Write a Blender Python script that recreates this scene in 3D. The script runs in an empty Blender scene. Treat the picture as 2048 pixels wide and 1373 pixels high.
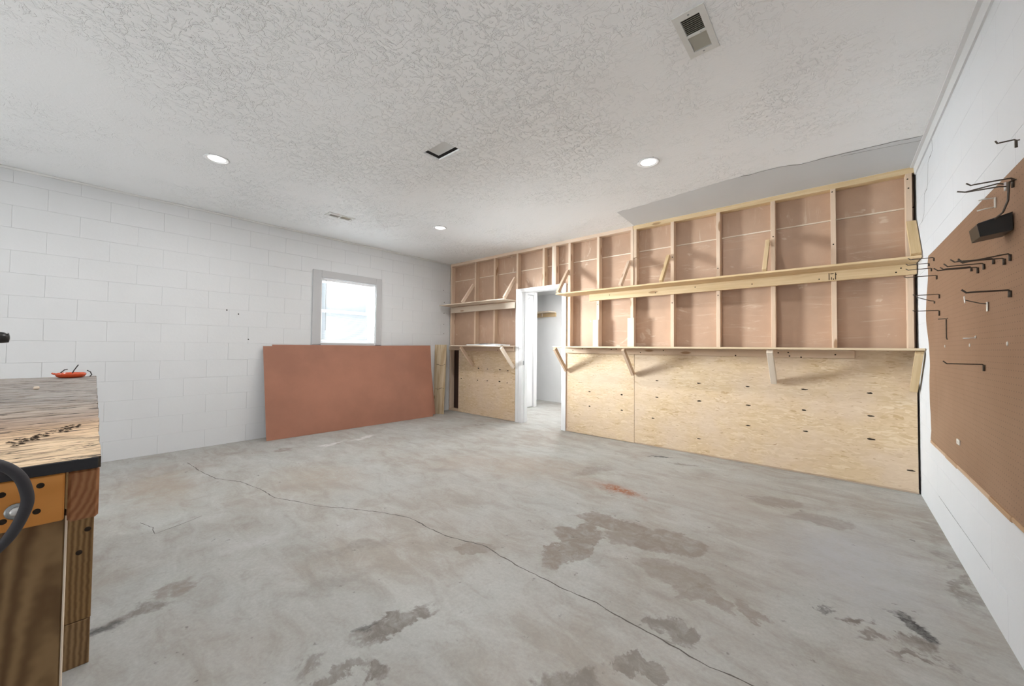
import bpy, math, random
from mathutils import Matrix, Vector

random.seed(7)
SC = bpy.context.scene
COL = SC.collection
W, H = 6.08, 2.7775          # room width (x) and ceiling height; back wall at y = 0, camera looks towards +y / -x

# ------------------------------------------------------------------ camera
cam_data = bpy.data.cameras.new('camera')
cam_data.sensor_width = 36.0
cam_data.lens = 13.211
cam_data.shift_x, cam_data.shift_y = 0.005494, -0.004373
cam_data.clip_start = 0.02
cam = bpy.data.objects.new('camera', cam_data)
COL.objects.link(cam)
yaw, pitch, roll = math.radians(41.352), math.radians(1.3513), math.radians(0.544)
_f = Vector((-math.sin(yaw) * math.cos(pitch), math.cos(yaw) * math.cos(pitch), math.sin(pitch)))
_r = Vector((math.cos(yaw), math.sin(yaw), 0))
_u = _r.cross(_f)
_r2 = _r * math.cos(roll) + _u * math.sin(roll)
_u2 = _r2.cross(_f)
_m = Matrix((_r2, _u2, -_f)).transposed().to_4x4()
_m.translation = (5.5628, -4.6749, 1.1984)
cam.matrix_world = _m
SC.camera = cam

# ------------------------------------------------------------------ world, lights, exposure
world = bpy.data.worlds.new('sky')
SC.world = world
world.use_nodes = True
_bg = world.node_tree.nodes['Background']
_bg.inputs[0].default_value = (0.86, 0.93, 1.0, 1)
_bg.inputs[1].default_value = 0.7


def area(name, loc, direction, sx, sy, watts, color, shape='RECTANGLE', spread=180, portal=False):
    d = bpy.data.lights.new(name, 'AREA')
    d.shape, d.size, d.size_y = shape, sx, sy
    d.energy, d.color, d.spread = watts, color, math.radians(spread)
    d.cycles.is_portal = portal
    o = bpy.data.objects.new(name, d)
    COL.objects.link(o)
    o.matrix_world = Matrix.Translation(loc) @ Vector(direction).to_track_quat('-Z', 'Y').to_matrix().to_4x4()
    return o


# area lamp standing in for window daylight, set aside of the camera's view
area('window_daylight', (-1.40, -3.10, 1.75), (1, 0.15, 0.0), 1.7, 2.5, 3200, (0.93, 0.97, 1.0), spread=150)
# portal for sky fill light through the open door added behind the camera
area('fill_portal', (3.04, -7.3, 1.1), (0, 1, 0), 4.6, 2.2, 1, (1, 1, 1), portal=True)
# sun added to bounce fill light off an unseen slab outside (it comes from behind the building and does not enter the room)
_sun = bpy.data.lights.new('sun', 'SUN')
_sun.energy, _sun.angle, _sun.color = 20.0, math.radians(0.53), (0.91, 0.955, 1.0)
_suno = bpy.data.objects.new('sun', _sun)
COL.objects.link(_suno)
_suno.matrix_world = Matrix.Translation((9, 3, 9)) @ Vector((-0.55, -0.30, -0.78)).to_track_quat('-Z', 'Y').to_matrix().to_4x4()
# ceiling lamp of the next room (its fitting is out of sight)
area('closet_lamp', (1.9, 1.2, 2.36), (0, 0, -1), 0.3, 0.3, 42, (1.0, 0.98, 0.95))
DOWNLIGHTS_AND_FILL = [(1.62, -3.94), (4.377, -1.53), (1.62, -1.55), (4.377, -3.94), (1.62, -6.35), (4.377, -6.35)]  # last two are added behind the camera to brighten the left side
for i, (lx, ly) in enumerate(DOWNLIGHTS_AND_FILL):
    area('downlight_or_fill', (lx, ly, H - 0.006), (0, 0, -1), 0.12, 0.12, 16, (1.0, 0.985, 0.965), 'DISK')

SC.view_settings.view_transform = 'Standard'
SC.view_settings.look = 'None'
SC.view_settings.gamma = 1.0
SC.view_settings.use_curve_mapping = False
SC.view_settings.exposure = 0.29


# ------------------------------------------------------------------ material helpers
class NT:
    def __init__(self, name, rough=0.6, spec=0.3):
        self.m = bpy.data.materials.new(name)
        self.m.use_nodes = True
        self.t = self.m.node_tree
        self.b = self.t.nodes['Principled BSDF']
        self.b.inputs['Roughness'].default_value = rough
        self.b.inputs['Specular IOR Level'].default_value = spec
        self._oc = None

    def n(self, kind, **kw):
        nd = self.t.nodes.new('ShaderNode' + kind)
        for k, v in kw.items():
            setattr(nd, k, v)
        return nd

    def L(self, a, b):
        self.t.links.new(a, b)

    def put(self, sock, v):
        if hasattr(v, 'is_output'):
            self.L(v, sock)
        else:
            if sock.type == 'RGBA' and len(v) == 3:
                v = (*v, 1)
            sock.default_value = v

    def oc(self, rand=False):
        if self._oc is None:
            self._oc = self.n('TexCoord').outputs['Object']
        if rand:
            oi = self.n('ObjectInfo')
            mul = self.math('MULTIPLY', oi.outputs['Random'], 37.0)
            va = self.n('VectorMath', operation='ADD')
            self.L(self._oc, va.inputs[0])
            self.L(mul, va.inputs[1])
            return va.outputs[0]
        return self._oc

    def rnd(self):
        return self.n('ObjectInfo').outputs['Random']

    def map(self, v, scale=(1, 1, 1), loc=(0, 0, 0), rot=(0, 0, 0), kind='POINT'):
        nd = self.n('Mapping', vector_type=kind)
        self.L(v, nd.inputs['Vector'])
        nd.inputs['Scale'].default_value = scale
        nd.inputs['Location'].default_value = loc
        nd.inputs['Rotation'].default_value = rot
        return nd.outputs[0]

    def noise(self, v, scale=5, detail=3, rough=0.55, dist=0.0, out=0):
        nd = self.n('TexNoise')
        self.L(v, nd.inputs['Vector'])
        for k, x in (('Scale', scale), ('Detail', detail), ('Roughness', rough), ('Distortion', dist)):
            nd.inputs[k].default_value = x
        return nd.outputs[out]

    def voro(self, v, scale=5, feature='F1', out='Distance', rand=1.0):
        nd = self.n('TexVoronoi', feature=feature)
        self.L(v, nd.inputs['Vector'])
        nd.inputs['Scale'].default_value = scale
        nd.inputs['Randomness'].default_value = rand
        return nd.outputs[out]

    def ramp(self, f, stops, interp='LINEAR'):
        nd = self.n('ValToRGB')
        cr = nd.color_ramp
        cr.interpolation = interp
        while len(cr.elements) < len(stops):
            cr.elements.new(0.5)
        for e, (p, c) in zip(cr.elements, stops):
            e.position = p
            e.color = (*c, 1) if len(c) == 3 else c
        self.L(f, nd.inputs[0])
        return nd.outputs[0]

    def rng(self, f, a, b, c=0.0, d=1.0, smooth=False):
        nd = self.n('MapRange')
        if smooth:
            nd.interpolation_type = 'SMOOTHSTEP'
        self.put(nd.inputs[0], f)
        for i, x in enumerate((a, b, c, d)):
            nd.inputs[i + 1].default_value = x
        return nd.outputs[0]

    def math(self, op, a, b=None):
        nd = self.n('Math', operation=op)
        self.put(nd.inputs[0], a)
        if b is not None:
            self.put(nd.inputs[1], b)
        return nd.outputs[0]

    def mix(self, f, a, b, mode='MIX'):
        nd = self.n('Mix', data_type='RGBA', blend_type=mode)
        self.put(nd.inputs[0], f)
        self.put(nd.inputs[6], a)
        self.put(nd.inputs[7], b)
        return nd.outputs[2]

    def col(self, c):
        self.put(self.b.inputs['Base Color'], c)

    def bump(self, h, strength=0.3, dist=0.01):
        nd = self.n('Bump')
        nd.inputs['Strength'].default_value = strength
        nd.inputs['Distance'].default_value = dist
        self.L(h, nd.inputs['Height'])
        self.L(nd.outputs[0], self.b.inputs['Normal'])


def plain(name, c, rough=0.5, spec=0.3, metal=0.0):
    k = NT(name, rough, spec)
    v = k.noise(k.oc(), 25, 3)
    k.col(k.mix(k.rng(v, 0.3, 0.7, 0.0, 0.12), c, tuple(x * 0.7 for x in c)))
    k.b.inputs['Metallic'].default_value = metal
    return k.m


def wood(name, light, dark, knot=None, gs=18, rough=0.6, contrast=1.0, rings=0.0, vary=0.25, rrot=(0, 0.05, 0.035), rloc=(0, -0.055, 0.03), rdist=0.7):
    k = NT(name, rough, 0.25)
    o = k.oc(not rings)
    g = k.noise(k.map(o, (1.2, gs, gs)), 1.6, 5, 0.6, 0.35)
    f = k.rng(g, 0.5 - 0.28 / contrast, 0.5 + 0.28 / contrast)
    if rings:
        wv = k.n('TexWave', wave_type='RINGS', rings_direction='X', wave_profile='SIN')
        k.L(k.map(k.map(o, rot=rrot), (1, 1, 1), loc=rloc), wv.inputs['Vector'])
        wv.inputs['Scale'].default_value = rings
        wv.inputs['Distortion'].default_value = rdist
        wv.inputs['Detail'].default_value = 1.0
        wv.inputs['Detail Scale'].default_value = 2.0
        f = k.math('ADD', k.math('MULTIPLY', f, 0.3), k.math('MULTIPLY', wv.outputs[1], 0.7))
    c = k.mix(f, dark, light)
    if knot:
        kd = k.voro(k.map(o, (2.4, 9, 9)), 1.0, 'F1', 'Distance')
        c = k.mix(k.rng(kd, 0.10, 0.17, 0.8, 0.0, True), c, knot)
    r = k.rnd()
    hs = k.n('HueSaturation')
    k.L(c, hs.inputs['Color'])
    k.L(k.rng(r, 0, 1, 1 - vary * 0.45, 1 + vary * 0.3), hs.inputs['Value'])
    k.L(k.rng(r, 0, 1, 1.1, 0.92), hs.inputs['Saturation'])
    k.col(hs.outputs[0])
    k.bump(g, 0.12, 0.002)
    return k.m


def paint(name, c, rough=0.55, spots=0.5, bumpy=0.25):
    k = NT(name, rough, 0.35)
    o = k.n('NewGeometry').outputs['Position']
    a = k.noise(o, 1.1, 4, 0.6)
    b = k.noise(k.map(o, (1, 1, 1)), 38, 3, 0.6)
    d = k.noise(o, 6.5, 5, 0.75)
    base = k.mix(k.rng(a, 0.35, 0.7), c, tuple(x * 0.955 for x in c))
    base = k.mix(k.rng(d, 0.70, 0.80, 0.0, 0.35 * spots), base, tuple(x * 0.62 for x in c))
    k.col(base)
    k.bump(b, bumpy, 0.003)
    return k.m


def blob(k, o, warp, cx, cy, rx, ry, rot, soft=0.55):
    """soft mask of a stain on the floor: an ellipse with a noisy outline"""
    q = k.map(warp, (rx, ry, 1), (cx, cy, 0), (0, 0, math.radians(rot)), 'TEXTURE')
    ln = k.n('VectorMath', operation='LENGTH')
    k.L(q, ln.inputs[0])
    return k.rng(ln.outputs['Value'], soft, 1.0, 1.0, 0.0, True)


def floor_material():
    k = NT('concrete_floor', 0.7, 0.22)
    o = k.oc()
    n1 = k.noise(o, 1.1, 5, 0.62, 0.4)
    n2 = k.noise(k.map(o, (1, 2.2, 1), rot=(0, 0, 0.5)), 3.2, 6, 0.68, 0.7)
    n3 = k.noise(o, 60, 3, 0.7)
    n4 = k.noise(o, 8, 5, 0.7, 0.5)
    c = k.mix(k.rng(n1, 0.36, 0.66), (0.48, 0.485, 0.465), (0.41, 0.375, 0.335))
    c = k.mix(k.rng(n2, 0.46, 0.68, 0, 0.5), c, (0.58, 0.585, 0.57))
    c = k.mix(k.rng(n2, 0.46, 0.32, 0, 0.4), c, (0.32, 0.285, 0.25))
    c = k.mix(k.rng(n4, 0.56, 0.72, 0, 0.5), c, (0.34, 0.305, 0.275))
    c = k.mix(k.rng(n3, 0.35, 0.65, 0.0, 0.22), c, (0.25, 0.24, 0.23))
    # stains, each at its own place on the slab
    vm = k.n('VectorMath', operation='SUBTRACT')
    k.L(k.noise(o, 4.2, 6, 0.66, 0.3, 1), vm.inputs[0])
    vm.inputs[1].default_value = (0.5, 0.5, 0.5)
    sc = k.n('VectorMath', operation='SCALE')
    k.L(vm.outputs[0], sc.inputs[0])
    sc.inputs['Scale'].default_value = 0.42
    va = k.n('VectorMath', operation='ADD')
    k.L(o, va.inputs[0])
    k.L(sc.outputs[0], va.inputs[1])
    w = va.outputs[0]
    brown, dark, black, rust = (0.275, 0.235, 0.205), (0.19, 0.165, 0.145), (0.05, 0.05, 0.05), (0.33, 0.12, 0.055)
    tan, white = (0.40, 0.33, 0.27), (0.72, 0.72, 0.71)
    mott = k.rng(k.noise(o, 13, 6, 0.75, 0.6), 0.34, 0.56, 0.42, 1.0)
    S = [  # x, y, rx, ry, rot, colour, strength, softness
        (2.0, -3.2, 0.8, 0.45, 20, tan, .5, .1), (1.3, -4.2, 0.9, 0.35, 0, tan, .65, .1), (3.2, -1.7, 0.9, 0.6, 40, tan, .5, .1),
        (4.9, -1.2, 0.9, 0.7, 30, (0.43, 0.39, 0.35), .4, .1), (2.6, -2.0, 0.7, 0.4, 80, tan, .35, .1),
        (5.6, -1.7, 0.5, 0.9, 0, (0.47, 0.48, 0.50), .7, .1),
        (4.33, -2.66, 0.36, 0.11, 97, brown, .8, .82), (4.42, -2.22, 0.26, 0.13, 15, brown, .8, .82), (4.76, -2.24, 0.2, 0.17, 40, brown, .72, .82),
        (4.6, -2.36, 0.25, 0.09, 20, brown, .6, .8), (4.9, -2.55, 0.24, 0.1, 5, brown, .5, .75), (5.05, -2.66, 0.12, 0.09, 0, brown, .6, .8),
        (3.94, -3.09, 0.12, 0.09, 70, brown, .65, .8), (4.83, -3.47, 0.17, 0.10, 60, dark, .6, .75), (4.98, -3.27, 0.07, 0.06, 0, dark, .6, .8),
        (5.02, -2.97, 0.11, 0.075, 10, dark, .6, .75), (5.27, -2.62, 0.11, 0.06, 10, brown, .6, .75),
        (4.27, -3.93, 0.09, 0.06, 30, dark, .75, .6), (4.16, -4.04, 0.12, 0.04, 70, dark, .6, .6), (4.05, -4.07, 0.09, 0.04, 80, dark, .5, .4),
        (4.10, -3.72, 0.23, 0.055, 78, dark, .75, .6), (4.04, -3.82, 0.08, 0.03, 80, black, .6, .4),
        (3.21, -4.60, 0.12, 0.06, 80, black, .7, .4), (3.2, -4.47, 0.14, 0.05, 70, dark, .65, .4), (3.12, -4.37, 0.14, 0.05, 110, brown, .7, .4),
        (5.2, -1.02, 0.2, 0.12, 15, brown, .55, .7), (5.45, -1.18, 0.2, 0.12, 20, brown, .5, .7),
        (5.79, -2.25, 0.12, 0.055, 120, black, .85, .55), (5.80, -2.39, 0.09, 0.06, 60, dark, .8, .5), (5.61, -2.38, 0.05, 0.04, 0, dark, .8, .4),
        (5.66, -2.47, 0.09, 0.035, 20, dark, .7, .4), (5.78, -2.51, 0.12, 0.03, 30, dark, .7, .4), (5.5, -2.36, 0.03, 0.06, 20, black, .7, .4),
        (6.02, -0.9, 0.06, 0.6, 0, brown, .45, .2), (6.05, -1.6, 0.04, 0.45, 0, dark, .6, .2),
        (4.08, -0.40, 0.15, 0.045, 25, black, .8, .5), (4.34, -0.5, 0.15, 0.035, 20, dark, .6, .4), (3.75, -1.35, 0.34, 0.12, 65, brown, .6, .5), (4.1, -1.63, 0.40, 0.17, -5, (0.34, 0.20, 0.13), .5, .1),
        (0.80, -3.12, 0.12, 0.1, 60, brown, .7, .6), (0.55, -3.5, 0.12, 0.08, 50, brown, .4, .5), (1.4, -0.57, 0.3, 0.03, 60, dark, .5, .2),
        (0.93, -2.62, 0.08, 0.16, 0, white, .75, .2), (0.92, -2.2, 0.07, 0.28, 8, white, .75, .3),
        (2.7, -2.3, 0.25, 0.12, 40, (0.33, 0.31, 0.29), .4, .2), (2.9, -3.95, 0.3, 0.12, 70, (0.6, 0.6, 0.6), .4, .2),
        (3.65, -3.8, 0.35, 0.1, 75, dark, .22, .2), (3.4, -3.55, 0.3, 0.07, 70, dark, .3, .2)]
    for (cx, cy, rx, ry, rot, colr, st, soft) in S:
        f = blob(k, o, w, cx, cy, rx, ry, rot, soft)
        c = k.mix(k.math('MULTIPLY', k.math('MULTIPLY', f, mott), st * 1.12), c, colr)
    # crumbly rust patch
    fr = blob(k, o, w, 4.19, -1.645, 0.30, 0.10, -8, 0.05)
    sp = k.rng(k.noise(o, 40, 5, 0.75), 0.40, 0.52)
    c = k.mix(k.math('MULTIPLY', fr, sp), c, rust)
    c = k.mix(k.rng(k.noise(o, 15, 3, 0.6), 0.685, 0.73, 0, 0.6), c, (0.16, 0.15, 0.14))
    c = k.mix(1.0, c, (0.86, 0.860, 0.858), 'MULTIPLY')
    k.col(c)
    k.L(k.rng(n2, 0.3, 0.7, 0.88, 0.68), k.b.inputs['Roughness'])
    k.bump(k.math('ADD', k.math('MULTIPLY', n3, 0.5), n4), 0.10, 0.004)
    return k.m


def ceiling_material():
    k = NT('textured_ceiling', 0.58, 0.22)
    o = k.oc()
    big = k.noise(o, 0.9, 4, 0.6)
    zone = blob(k, o, o, 2.6, -2.9, 3.3, 1.9, -20, 0.25)
    q = k.noise(k.map(o, (1.0, 1.7, 1), rot=(0, 0, 0.6)), 9, 4, 0.6, 1.1)
    q2 = k.noise(k.map(o, (1.8, 1.0, 1), rot=(0, 0, 0.2)), 17, 3, 0.6, 0.9)
    h = k.math('ADD', k.rng(q, 0.53, 0.56, 0, 1), k.math('MULTIPLY', k.rng(q2, 0.55, 0.59), 0.9))
    h = k.math('MULTIPLY', h, k.math('MULTIPLY', k.rng(big, 0.40, 0.60, 0.06, 1.0), k.rng(zone, 0, 1, 0.22, 1.0)))
    fine = k.noise(o, 70, 3, 0.6)
    h = k.math('ADD', h, k.math('MULTIPLY', fine, 0.05))
    k.col(k.mix(k.rng(big, 0.35, 0.65), (0.925, 0.935, 0.95), (0.90, 0.912, 0.92)))
    k.bump(h, 1.0, 0.016)
    return k.m


def osb_material():
    k = NT('oriented_strand_board', 0.7, 0.2)
    o = k.oc(True)
    vm = k.n('VectorMath', operation='SUBTRACT')
    k.L(k.noise(o, 5.0, 2, 0.5, 0, 1), vm.inputs[0])
    vm.inputs[1].default_value = (0.5, 0.5, 0.5)
    sc = k.n('VectorMath', operation='SCALE')
    k.L(vm.outputs[0], sc.inputs[0])
    sc.inputs['Scale'].default_value = 0.10
    va = k.n('VectorMath', operation='ADD')
    k.L(o, va.inputs[0])
    k.L(sc.outputs[0], va.inputs[1])
    cols = []
    for ang, s in ((0.25, 1.0), (-0.35, 1.25), (0.9, 1.1)):
        v = k.map(va.outputs[0], (9 * s, 46 * s, 1), rot=(0, 0, ang))
        cc = k.voro(v, 1.0, 'F1', 'Color')
        sep = k.n('SeparateColor')
        k.L(cc, sep.inputs[0])
        cols.append(sep.outputs[0])
    sel = k.noise(k.map(o, (1, 2.5, 1)), 16, 2)
    f = k.mix(k.rng(sel, 0.46, 0.54), cols[0], cols[1])
    f = k.mix(k.rng(k.noise(o, 11, 2), 0.60, 0.64), f, cols[2])
    c = k.ramp(f, [(0.0, (0.50, 0.335, 0.18)), (0.06, (0.62, 0.455, 0.28)), (0.4, (0.655, 0.49, 0.315)), (0.75, (0.69, 0.525, 0.345)), (1.0, (0.75, 0.60, 0.42))])
    big = k.noise(o, 2.2, 3, 0.6)
    c = k.mix(k.rng(big, 0.40, 0.62, 0, 0.6), c, (0.68, 0.535, 0.41))
    grain = k.noise(k.map(o, (5, 60, 1), rot=(0, 0, 0.15)), 2, 4, 0.65, 0.5)
    c = k.mix(k.rng(grain, 0.60, 0.75, 0, 0.35), c, (0.45, 0.28, 0.14))
    thin = k.noise(k.map(va.outputs[0], (6, 55, 1), rot=(0, 0, -0.4)), 2.3, 2, 0.5)
    c = k.mix(k.rng(thin, 0.68, 0.72, 0, 0.75), c, (0.30, 0.16, 0.07))
    k.col(c)
    k.bump(f, 0.15, 0.002)
    return k.m


def hardboard_material(name, c, scuffs):
    k = NT(name, 0.48, 0.35)
    o = k.oc(True)
    a = k.noise(o, 1.6, 4, 0.6)
    col = k.mix(k.rng(a, 0.35, 0.65), tuple(x * 0.9 for x in c), tuple(min(1, x * 1.12) for x in c))
    col = k.mix(k.rng(k.noise(o, 240, 2), 0.3, 0.7, 0, 0.15), col, tuple(x * 0.7 for x in c))
    if scuffs:
        s1 = k.noise(k.map(o, (9, 3.2, 1), rot=(0, 0, 0.3)), 1.5, 6, 0.75, 1.6)
        s2 = k.noise(o, 2.1, 2)
        f = k.math('MULTIPLY', k.rng(s1, 0.555, 0.66), k.rng(s2, 0.40, 0.58))
        col = k.mix(k.math('MULTIPLY', f, 0.55), col, (0.66, 0.52, 0.40))
        s3 = k.noise(k.map(o, (1.5, 6, 1), rot=(0, 0, 0.9)), 3.5, 3, 0.7, 0.6)
        col = k.mix(k.rng(s3, 0.655, 0.70, 0, 0.5), col, (0.70, 0.56, 0.44))
    k.col(col)
    k.bump(k.noise(o, 180, 2), 0.05, 0.001)
    return k.m


def pegboard_material():
    k = NT('perforated_hardboard', 0.5, 0.3)
    o = k.oc()
    # local y, z of the sheet: a one-inch grid of dark holes
    v = k.map(o, (0.0, 1 / 0.0254, 1 / 0.0254))
    fr = k.n('VectorMath', operation='FRACTION')
    k.L(v, fr.inputs[0])
    sb = k.n('VectorMath', operation='SUBTRACT')
    k.L(fr.outputs[0], sb.inputs[0])
    sb.inputs[1].default_value = (0.0, 0.5, 0.5)
    ln = k.n('VectorMath', operation='LENGTH')
    k.L(sb.outputs[0], ln.inputs[0])
    hole = k.rng(ln.outputs['Value'], 0.085, 0.105, 1.0, 0.0)
    a = k.noise(o, 2.2, 5, 0.65)
    c = k.mix(k.rng(a, 0.35, 0.65), (0.26, 0.150, 0.092), (0.30, 0.180, 0.115))
    c = k.mix(k.rng(k.noise(k.map(o, (1, 2, 10)), 3, 4, 0.7), 0.62, 0.8, 0, 0.4), c, (0.195, 0.112, 0.070))
    k.col(k.mix(k.math('MULTIPLY', hole, 0.75), c, (0.05, 0.03, 0.02)))
    k.bump(k.math('SUBTRACT', 1.0, hole), 0.3, 0.003)
    return k.m


def bench_top_material():
    k = NT('weathered_plywood', 0.75, 0.2)
    o = k.oc()
    # local x runs away from the camera (0 at the near edge, -2.5 at the far edge), grain along y
    sx = k.n('SeparateXYZ')
    k.L(o, sx.inputs[0])
    far = k.rng(k.math('ADD', sx.outputs[0], k.math('MULTIPLY', k.noise(o, 3, 3), 0.5)), -0.9, 0.0)
    c = k.ramp(far, [(0.0, (0.33, 0.31, 0.295)), (0.40, (0.37, 0.325, 0.285)), (0.62, (0.34, 0.255, 0.20)), (0.80, (0.52, 0.35, 0.22)), (0.93, (0.66, 0.47, 0.30)), (1.0, (0.70, 0.52, 0.34))])
    g = k.noise(k.map(o, (30, 5.0, 1)), 1.5, 6, 0.72, 0.8)
    c = k.mix(k.rng(g, 0.47, 0.62, 0, 0.9), c, (0.17, 0.12, 0.085))
    c = k.mix(k.rng(g, 0.46, 0.30, 0, 0.45), c, (0.70, 0.58, 0.45))
    s = k.noise(k.map(o, (14, 3.2, 1), loc=(3, 1, 0)), 2.4, 5, 0.7, 0.9)
    c = k.mix(k.rng(s, 0.565, 0.60, 0, 0.92), c, (0.035, 0.028, 0.024))
    k.col(c)
    k.bump(g, 0.5, 0.004)
    return k.m


M = {}
M['floor'] = floor_material()
M['ceiling'] = ceiling_material()
M['wall'] = paint('painted_block', (0.69, 0.70, 0.712))
M['wall_right'] = paint('painted_block_right', (0.70, 0.715, 0.74))
M['mortar'] = paint('painted_mortar', (0.62, 0.628, 0.635), 0.7, 0.2)
M['white'] = paint('white_trim_paint', (0.84, 0.845, 0.85), 0.4, 0.15, 0.05)
M['casing'] = paint('grey_window_casing', (0.50, 0.50, 0.51), 0.5, 0.1, 0.05)
M['cove'] = paint('ceiling_cove', (0.74, 0.74, 0.73), 0.5, 0.3, 0.1)
M['cove_right'] = paint('right_cove', (0.70, 0.705, 0.71), 0.5, 0.3, 0.1)
M['patch'] = paint('bare_drywall', (0.66, 0.675, 0.69), 0.7, 0.3, 0.08)
M['pine'] = wood('pine_stud', (0.72, 0.56, 0.43), (0.64, 0.475, 0.34), (0.33, 0.18, 0.09))
M['pine_warm'] = wood('pine_yellow', (0.70, 0.53, 0.32), (0.56, 0.39, 0.20), (0.30, 0.16, 0.07), gs=26, contrast=1.3)
M['pine_pale'] = wood('pine_pale', (0.78, 0.67, 0.55), (0.72, 0.60, 0.48), (0.40, 0.25, 0.14))
M['ply_edge'] = wood('plywood_shelf', (0.74, 0.60, 0.43), (0.66, 0.51, 0.34), None, gs=30)
M['old_board'] = wood('rough_weathered_board', (0.70, 0.58, 0.42), (0.42, 0.30, 0.18), (0.2, 0.12, 0.06), gs=13, contrast=1.6)
M['cedar'] = wood('orange_stained_pine', (0.72, 0.32, 0.09), (0.58, 0.235, 0.055), None, gs=20, rings=14, vary=0.1)
M['endgrain'] = wood('end_grain_lumber', (0.40, 0.185, 0.085), (0.22, 0.085, 0.035), None, gs=10, rings=34, vary=0.1, rloc=(0, 0.10, 0.02), rdist=2.2)
M['treated'] = wood('treated_lumber', (0.30, 0.185, 0.085), (0.115, 0.060, 0.024), (0.05, 0.025, 0.012), gs=8, rings=22, contrast=1.2, vary=0.15, rrot=(0, -0.07, 0), rloc=(0, -0.085, 0.040), rdist=1.3)
M['furring'] = wood('tan_furring', (0.55, 0.38, 0.25), (0.42, 0.27, 0.17), None)
M['osb'] = osb_material()
M['backing'] = hardboard_material('backing_hardboard', (0.47, 0.31, 0.215), True)
M['hardboard'] = hardboard_material('brown_hardboard', (0.36, 0.165, 0.108), False)
M['board_edge'] = plain('hardboard_edge', (0.62, 0.46, 0.36), 0.7)
M['peg'] = pegboard_material()
M['bench_top'] = bench_top_material()
M['bounce'] = plain('bounce_slab_concrete', (0.62, 0.61, 0.58), 0.8)
M['black_edge'] = plain('black_edging', (0.028, 0.027, 0.03), 0.55)
M['black'] = plain('black_plastic', (0.012, 0.012, 0.012), 0.35, 0.5)
M['rubber'] = plain('black_rubber', (0.045, 0.043, 0.048), 0.6)
M['wire'] = plain('dark_wire', (0.07, 0.055, 0.042), 0.45, 0.5, 0.4)
M['steel'] = plain('bright_steel', (0.72, 0.71, 0.69), 0.35, 0.5, 0.7)
M['zinc'] = plain('zinc_screw', (0.35, 0.36, 0.36), 0.35, 0.5, 0.8)
M['dark'] = plain('dark_mark', (0.035, 0.025, 0.018), 0.8, 0.1)
M['void'] = plain('dark_cavity', (0.02, 0.014, 0.011), 0.9, 0.1)
M['grey_mark'] = plain('grey_crack', (0.20, 0.20, 0.20), 0.8, 0.1)
M['floor_crack'] = plain('floor_crack', (0.13, 0.12, 0.11), 0.9, 0.1)
M['cavity_shade'] = plain('wall_cavity_shade', (0.085, 0.048, 0.038), 0.9, 0.1)
M['vent'] = plain('vent_enamel', (0.72, 0.72, 0.70), 0.4)
M['vent_slat'] = plain('vent_slat_enamel', (0.50, 0.46, 0.38), 0.5)
M['vent_dark'] = plain('vent_cavity', (0.02, 0.017, 0.012), 0.9)
M['orange'] = plain('orange_plastic', (0.62, 0.075, 0.015), 0.22, 0.6)
M['paper'] = plain('white_sheet', (0.86, 0.87, 0.87), 0.5)
M['plate'] = plain('ivory_plastic', (0.70, 0.68, 0.62), 0.4)
M['tool'] = plain('dark_tool_metal', (0.03, 0.03, 0.031), 0.45, 0.4)
M['vinyl'] = plain('white_vinyl', (0.85, 0.86, 0.87), 0.35)


def lens_material():
    k = NT('lit_diffuser', 0.4)
    k.col((0.9, 0.9, 0.9))
    k.b.inputs['Emission Color'].default_value = (1.0, 0.98, 0.95, 1)
    k.b.inputs['Emission Strength'].default_value = 2.5
    return k.m


def glass_material():
    k = NT('window_glass', 0.05)
    tr, gl, mx = k.n('BsdfTransparent'), k.n('BsdfGlossy'), k.n('MixShader')
    tr.inputs[0].default_value = (0.96, 0.98, 0.98, 1)
    gl.inputs['Roughness'].default_value = 0.03
    fr = k.n('Fresnel')
    fr.inputs[0].default_value = 1.35
    k.L(fr.outputs[0], mx.inputs[0])
    k.L(tr.outputs[0], mx.inputs[1])
    k.L(gl.outputs[0], mx.inputs[2])
    k.L(mx.outputs[0], k.t.nodes['Material Output'].inputs[0])
    return k.m


def slat_material():
    k = NT('blind_slat', 0.5)
    df, tl, mx = k.n('BsdfDiffuse'), k.n('BsdfTranslucent'), k.n('MixShader')
    for s in (df, tl):
        s.inputs[0].default_value = (0.50, 0.51, 0.52, 1)
    mx.inputs[0].default_value = 0.25
    k.L(df.outputs[0], mx.inputs[1])
    k.L(tl.outputs[0], mx.inputs[2])
    k.L(mx.outputs[0], k.t.nodes['Material Output'].inputs[0])
    return k.m


M['lens'], M['glass'], M['slat'] = lens_material(), glass_material(), slat_material()

# ------------------------------------------------------------------ object helpers
WM = {}          # world matrix of every object built so far


def link(name, mesh, mat, parent=None, mw=None):
    o = bpy.data.objects.new(name, mesh)
    COL.objects.link(o)
    mw = mw if mw is not None else Matrix.Identity(4)
    if mesh is not None and mat is not None and not mesh.materials:
        for x in (mat if isinstance(mat, (list, tuple)) else [mat]):
            mesh.materials.append(x)
    if parent is not None:
        o.parent = parent
        o.matrix_basis = WM[parent].inverted() @ mw
    else:
        o.matrix_basis = mw
    WM[o] = mw.copy()
    return o


def tag(o, label=None, cat=None, group=None, kind=None):
    if label: o['label'] = label
    if cat: o['category'] = cat
    if group: o['group'] = group
    if kind: o['kind'] = kind
    return o


def empty(name, loc, label=None, cat=None, group=None, kind=None, rz=0.0):
    mw = Matrix.Translation(loc) @ Matrix.Rotation(rz, 4, 'Z')
    o = link(name, None, None, None, mw)
    o.empty_display_size = 0.05
    return tag(o, label, cat, group, kind)


def mesh_of(name, V, F, smooth=False):
    me = bpy.data.meshes.new(name)
    me.from_pydata([tuple(v) for v in V], [], F)
    me.update()
    if smooth:
        for p in me.polygons:
            p.use_smooth = True
    return me


_box_cache = {}


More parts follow.
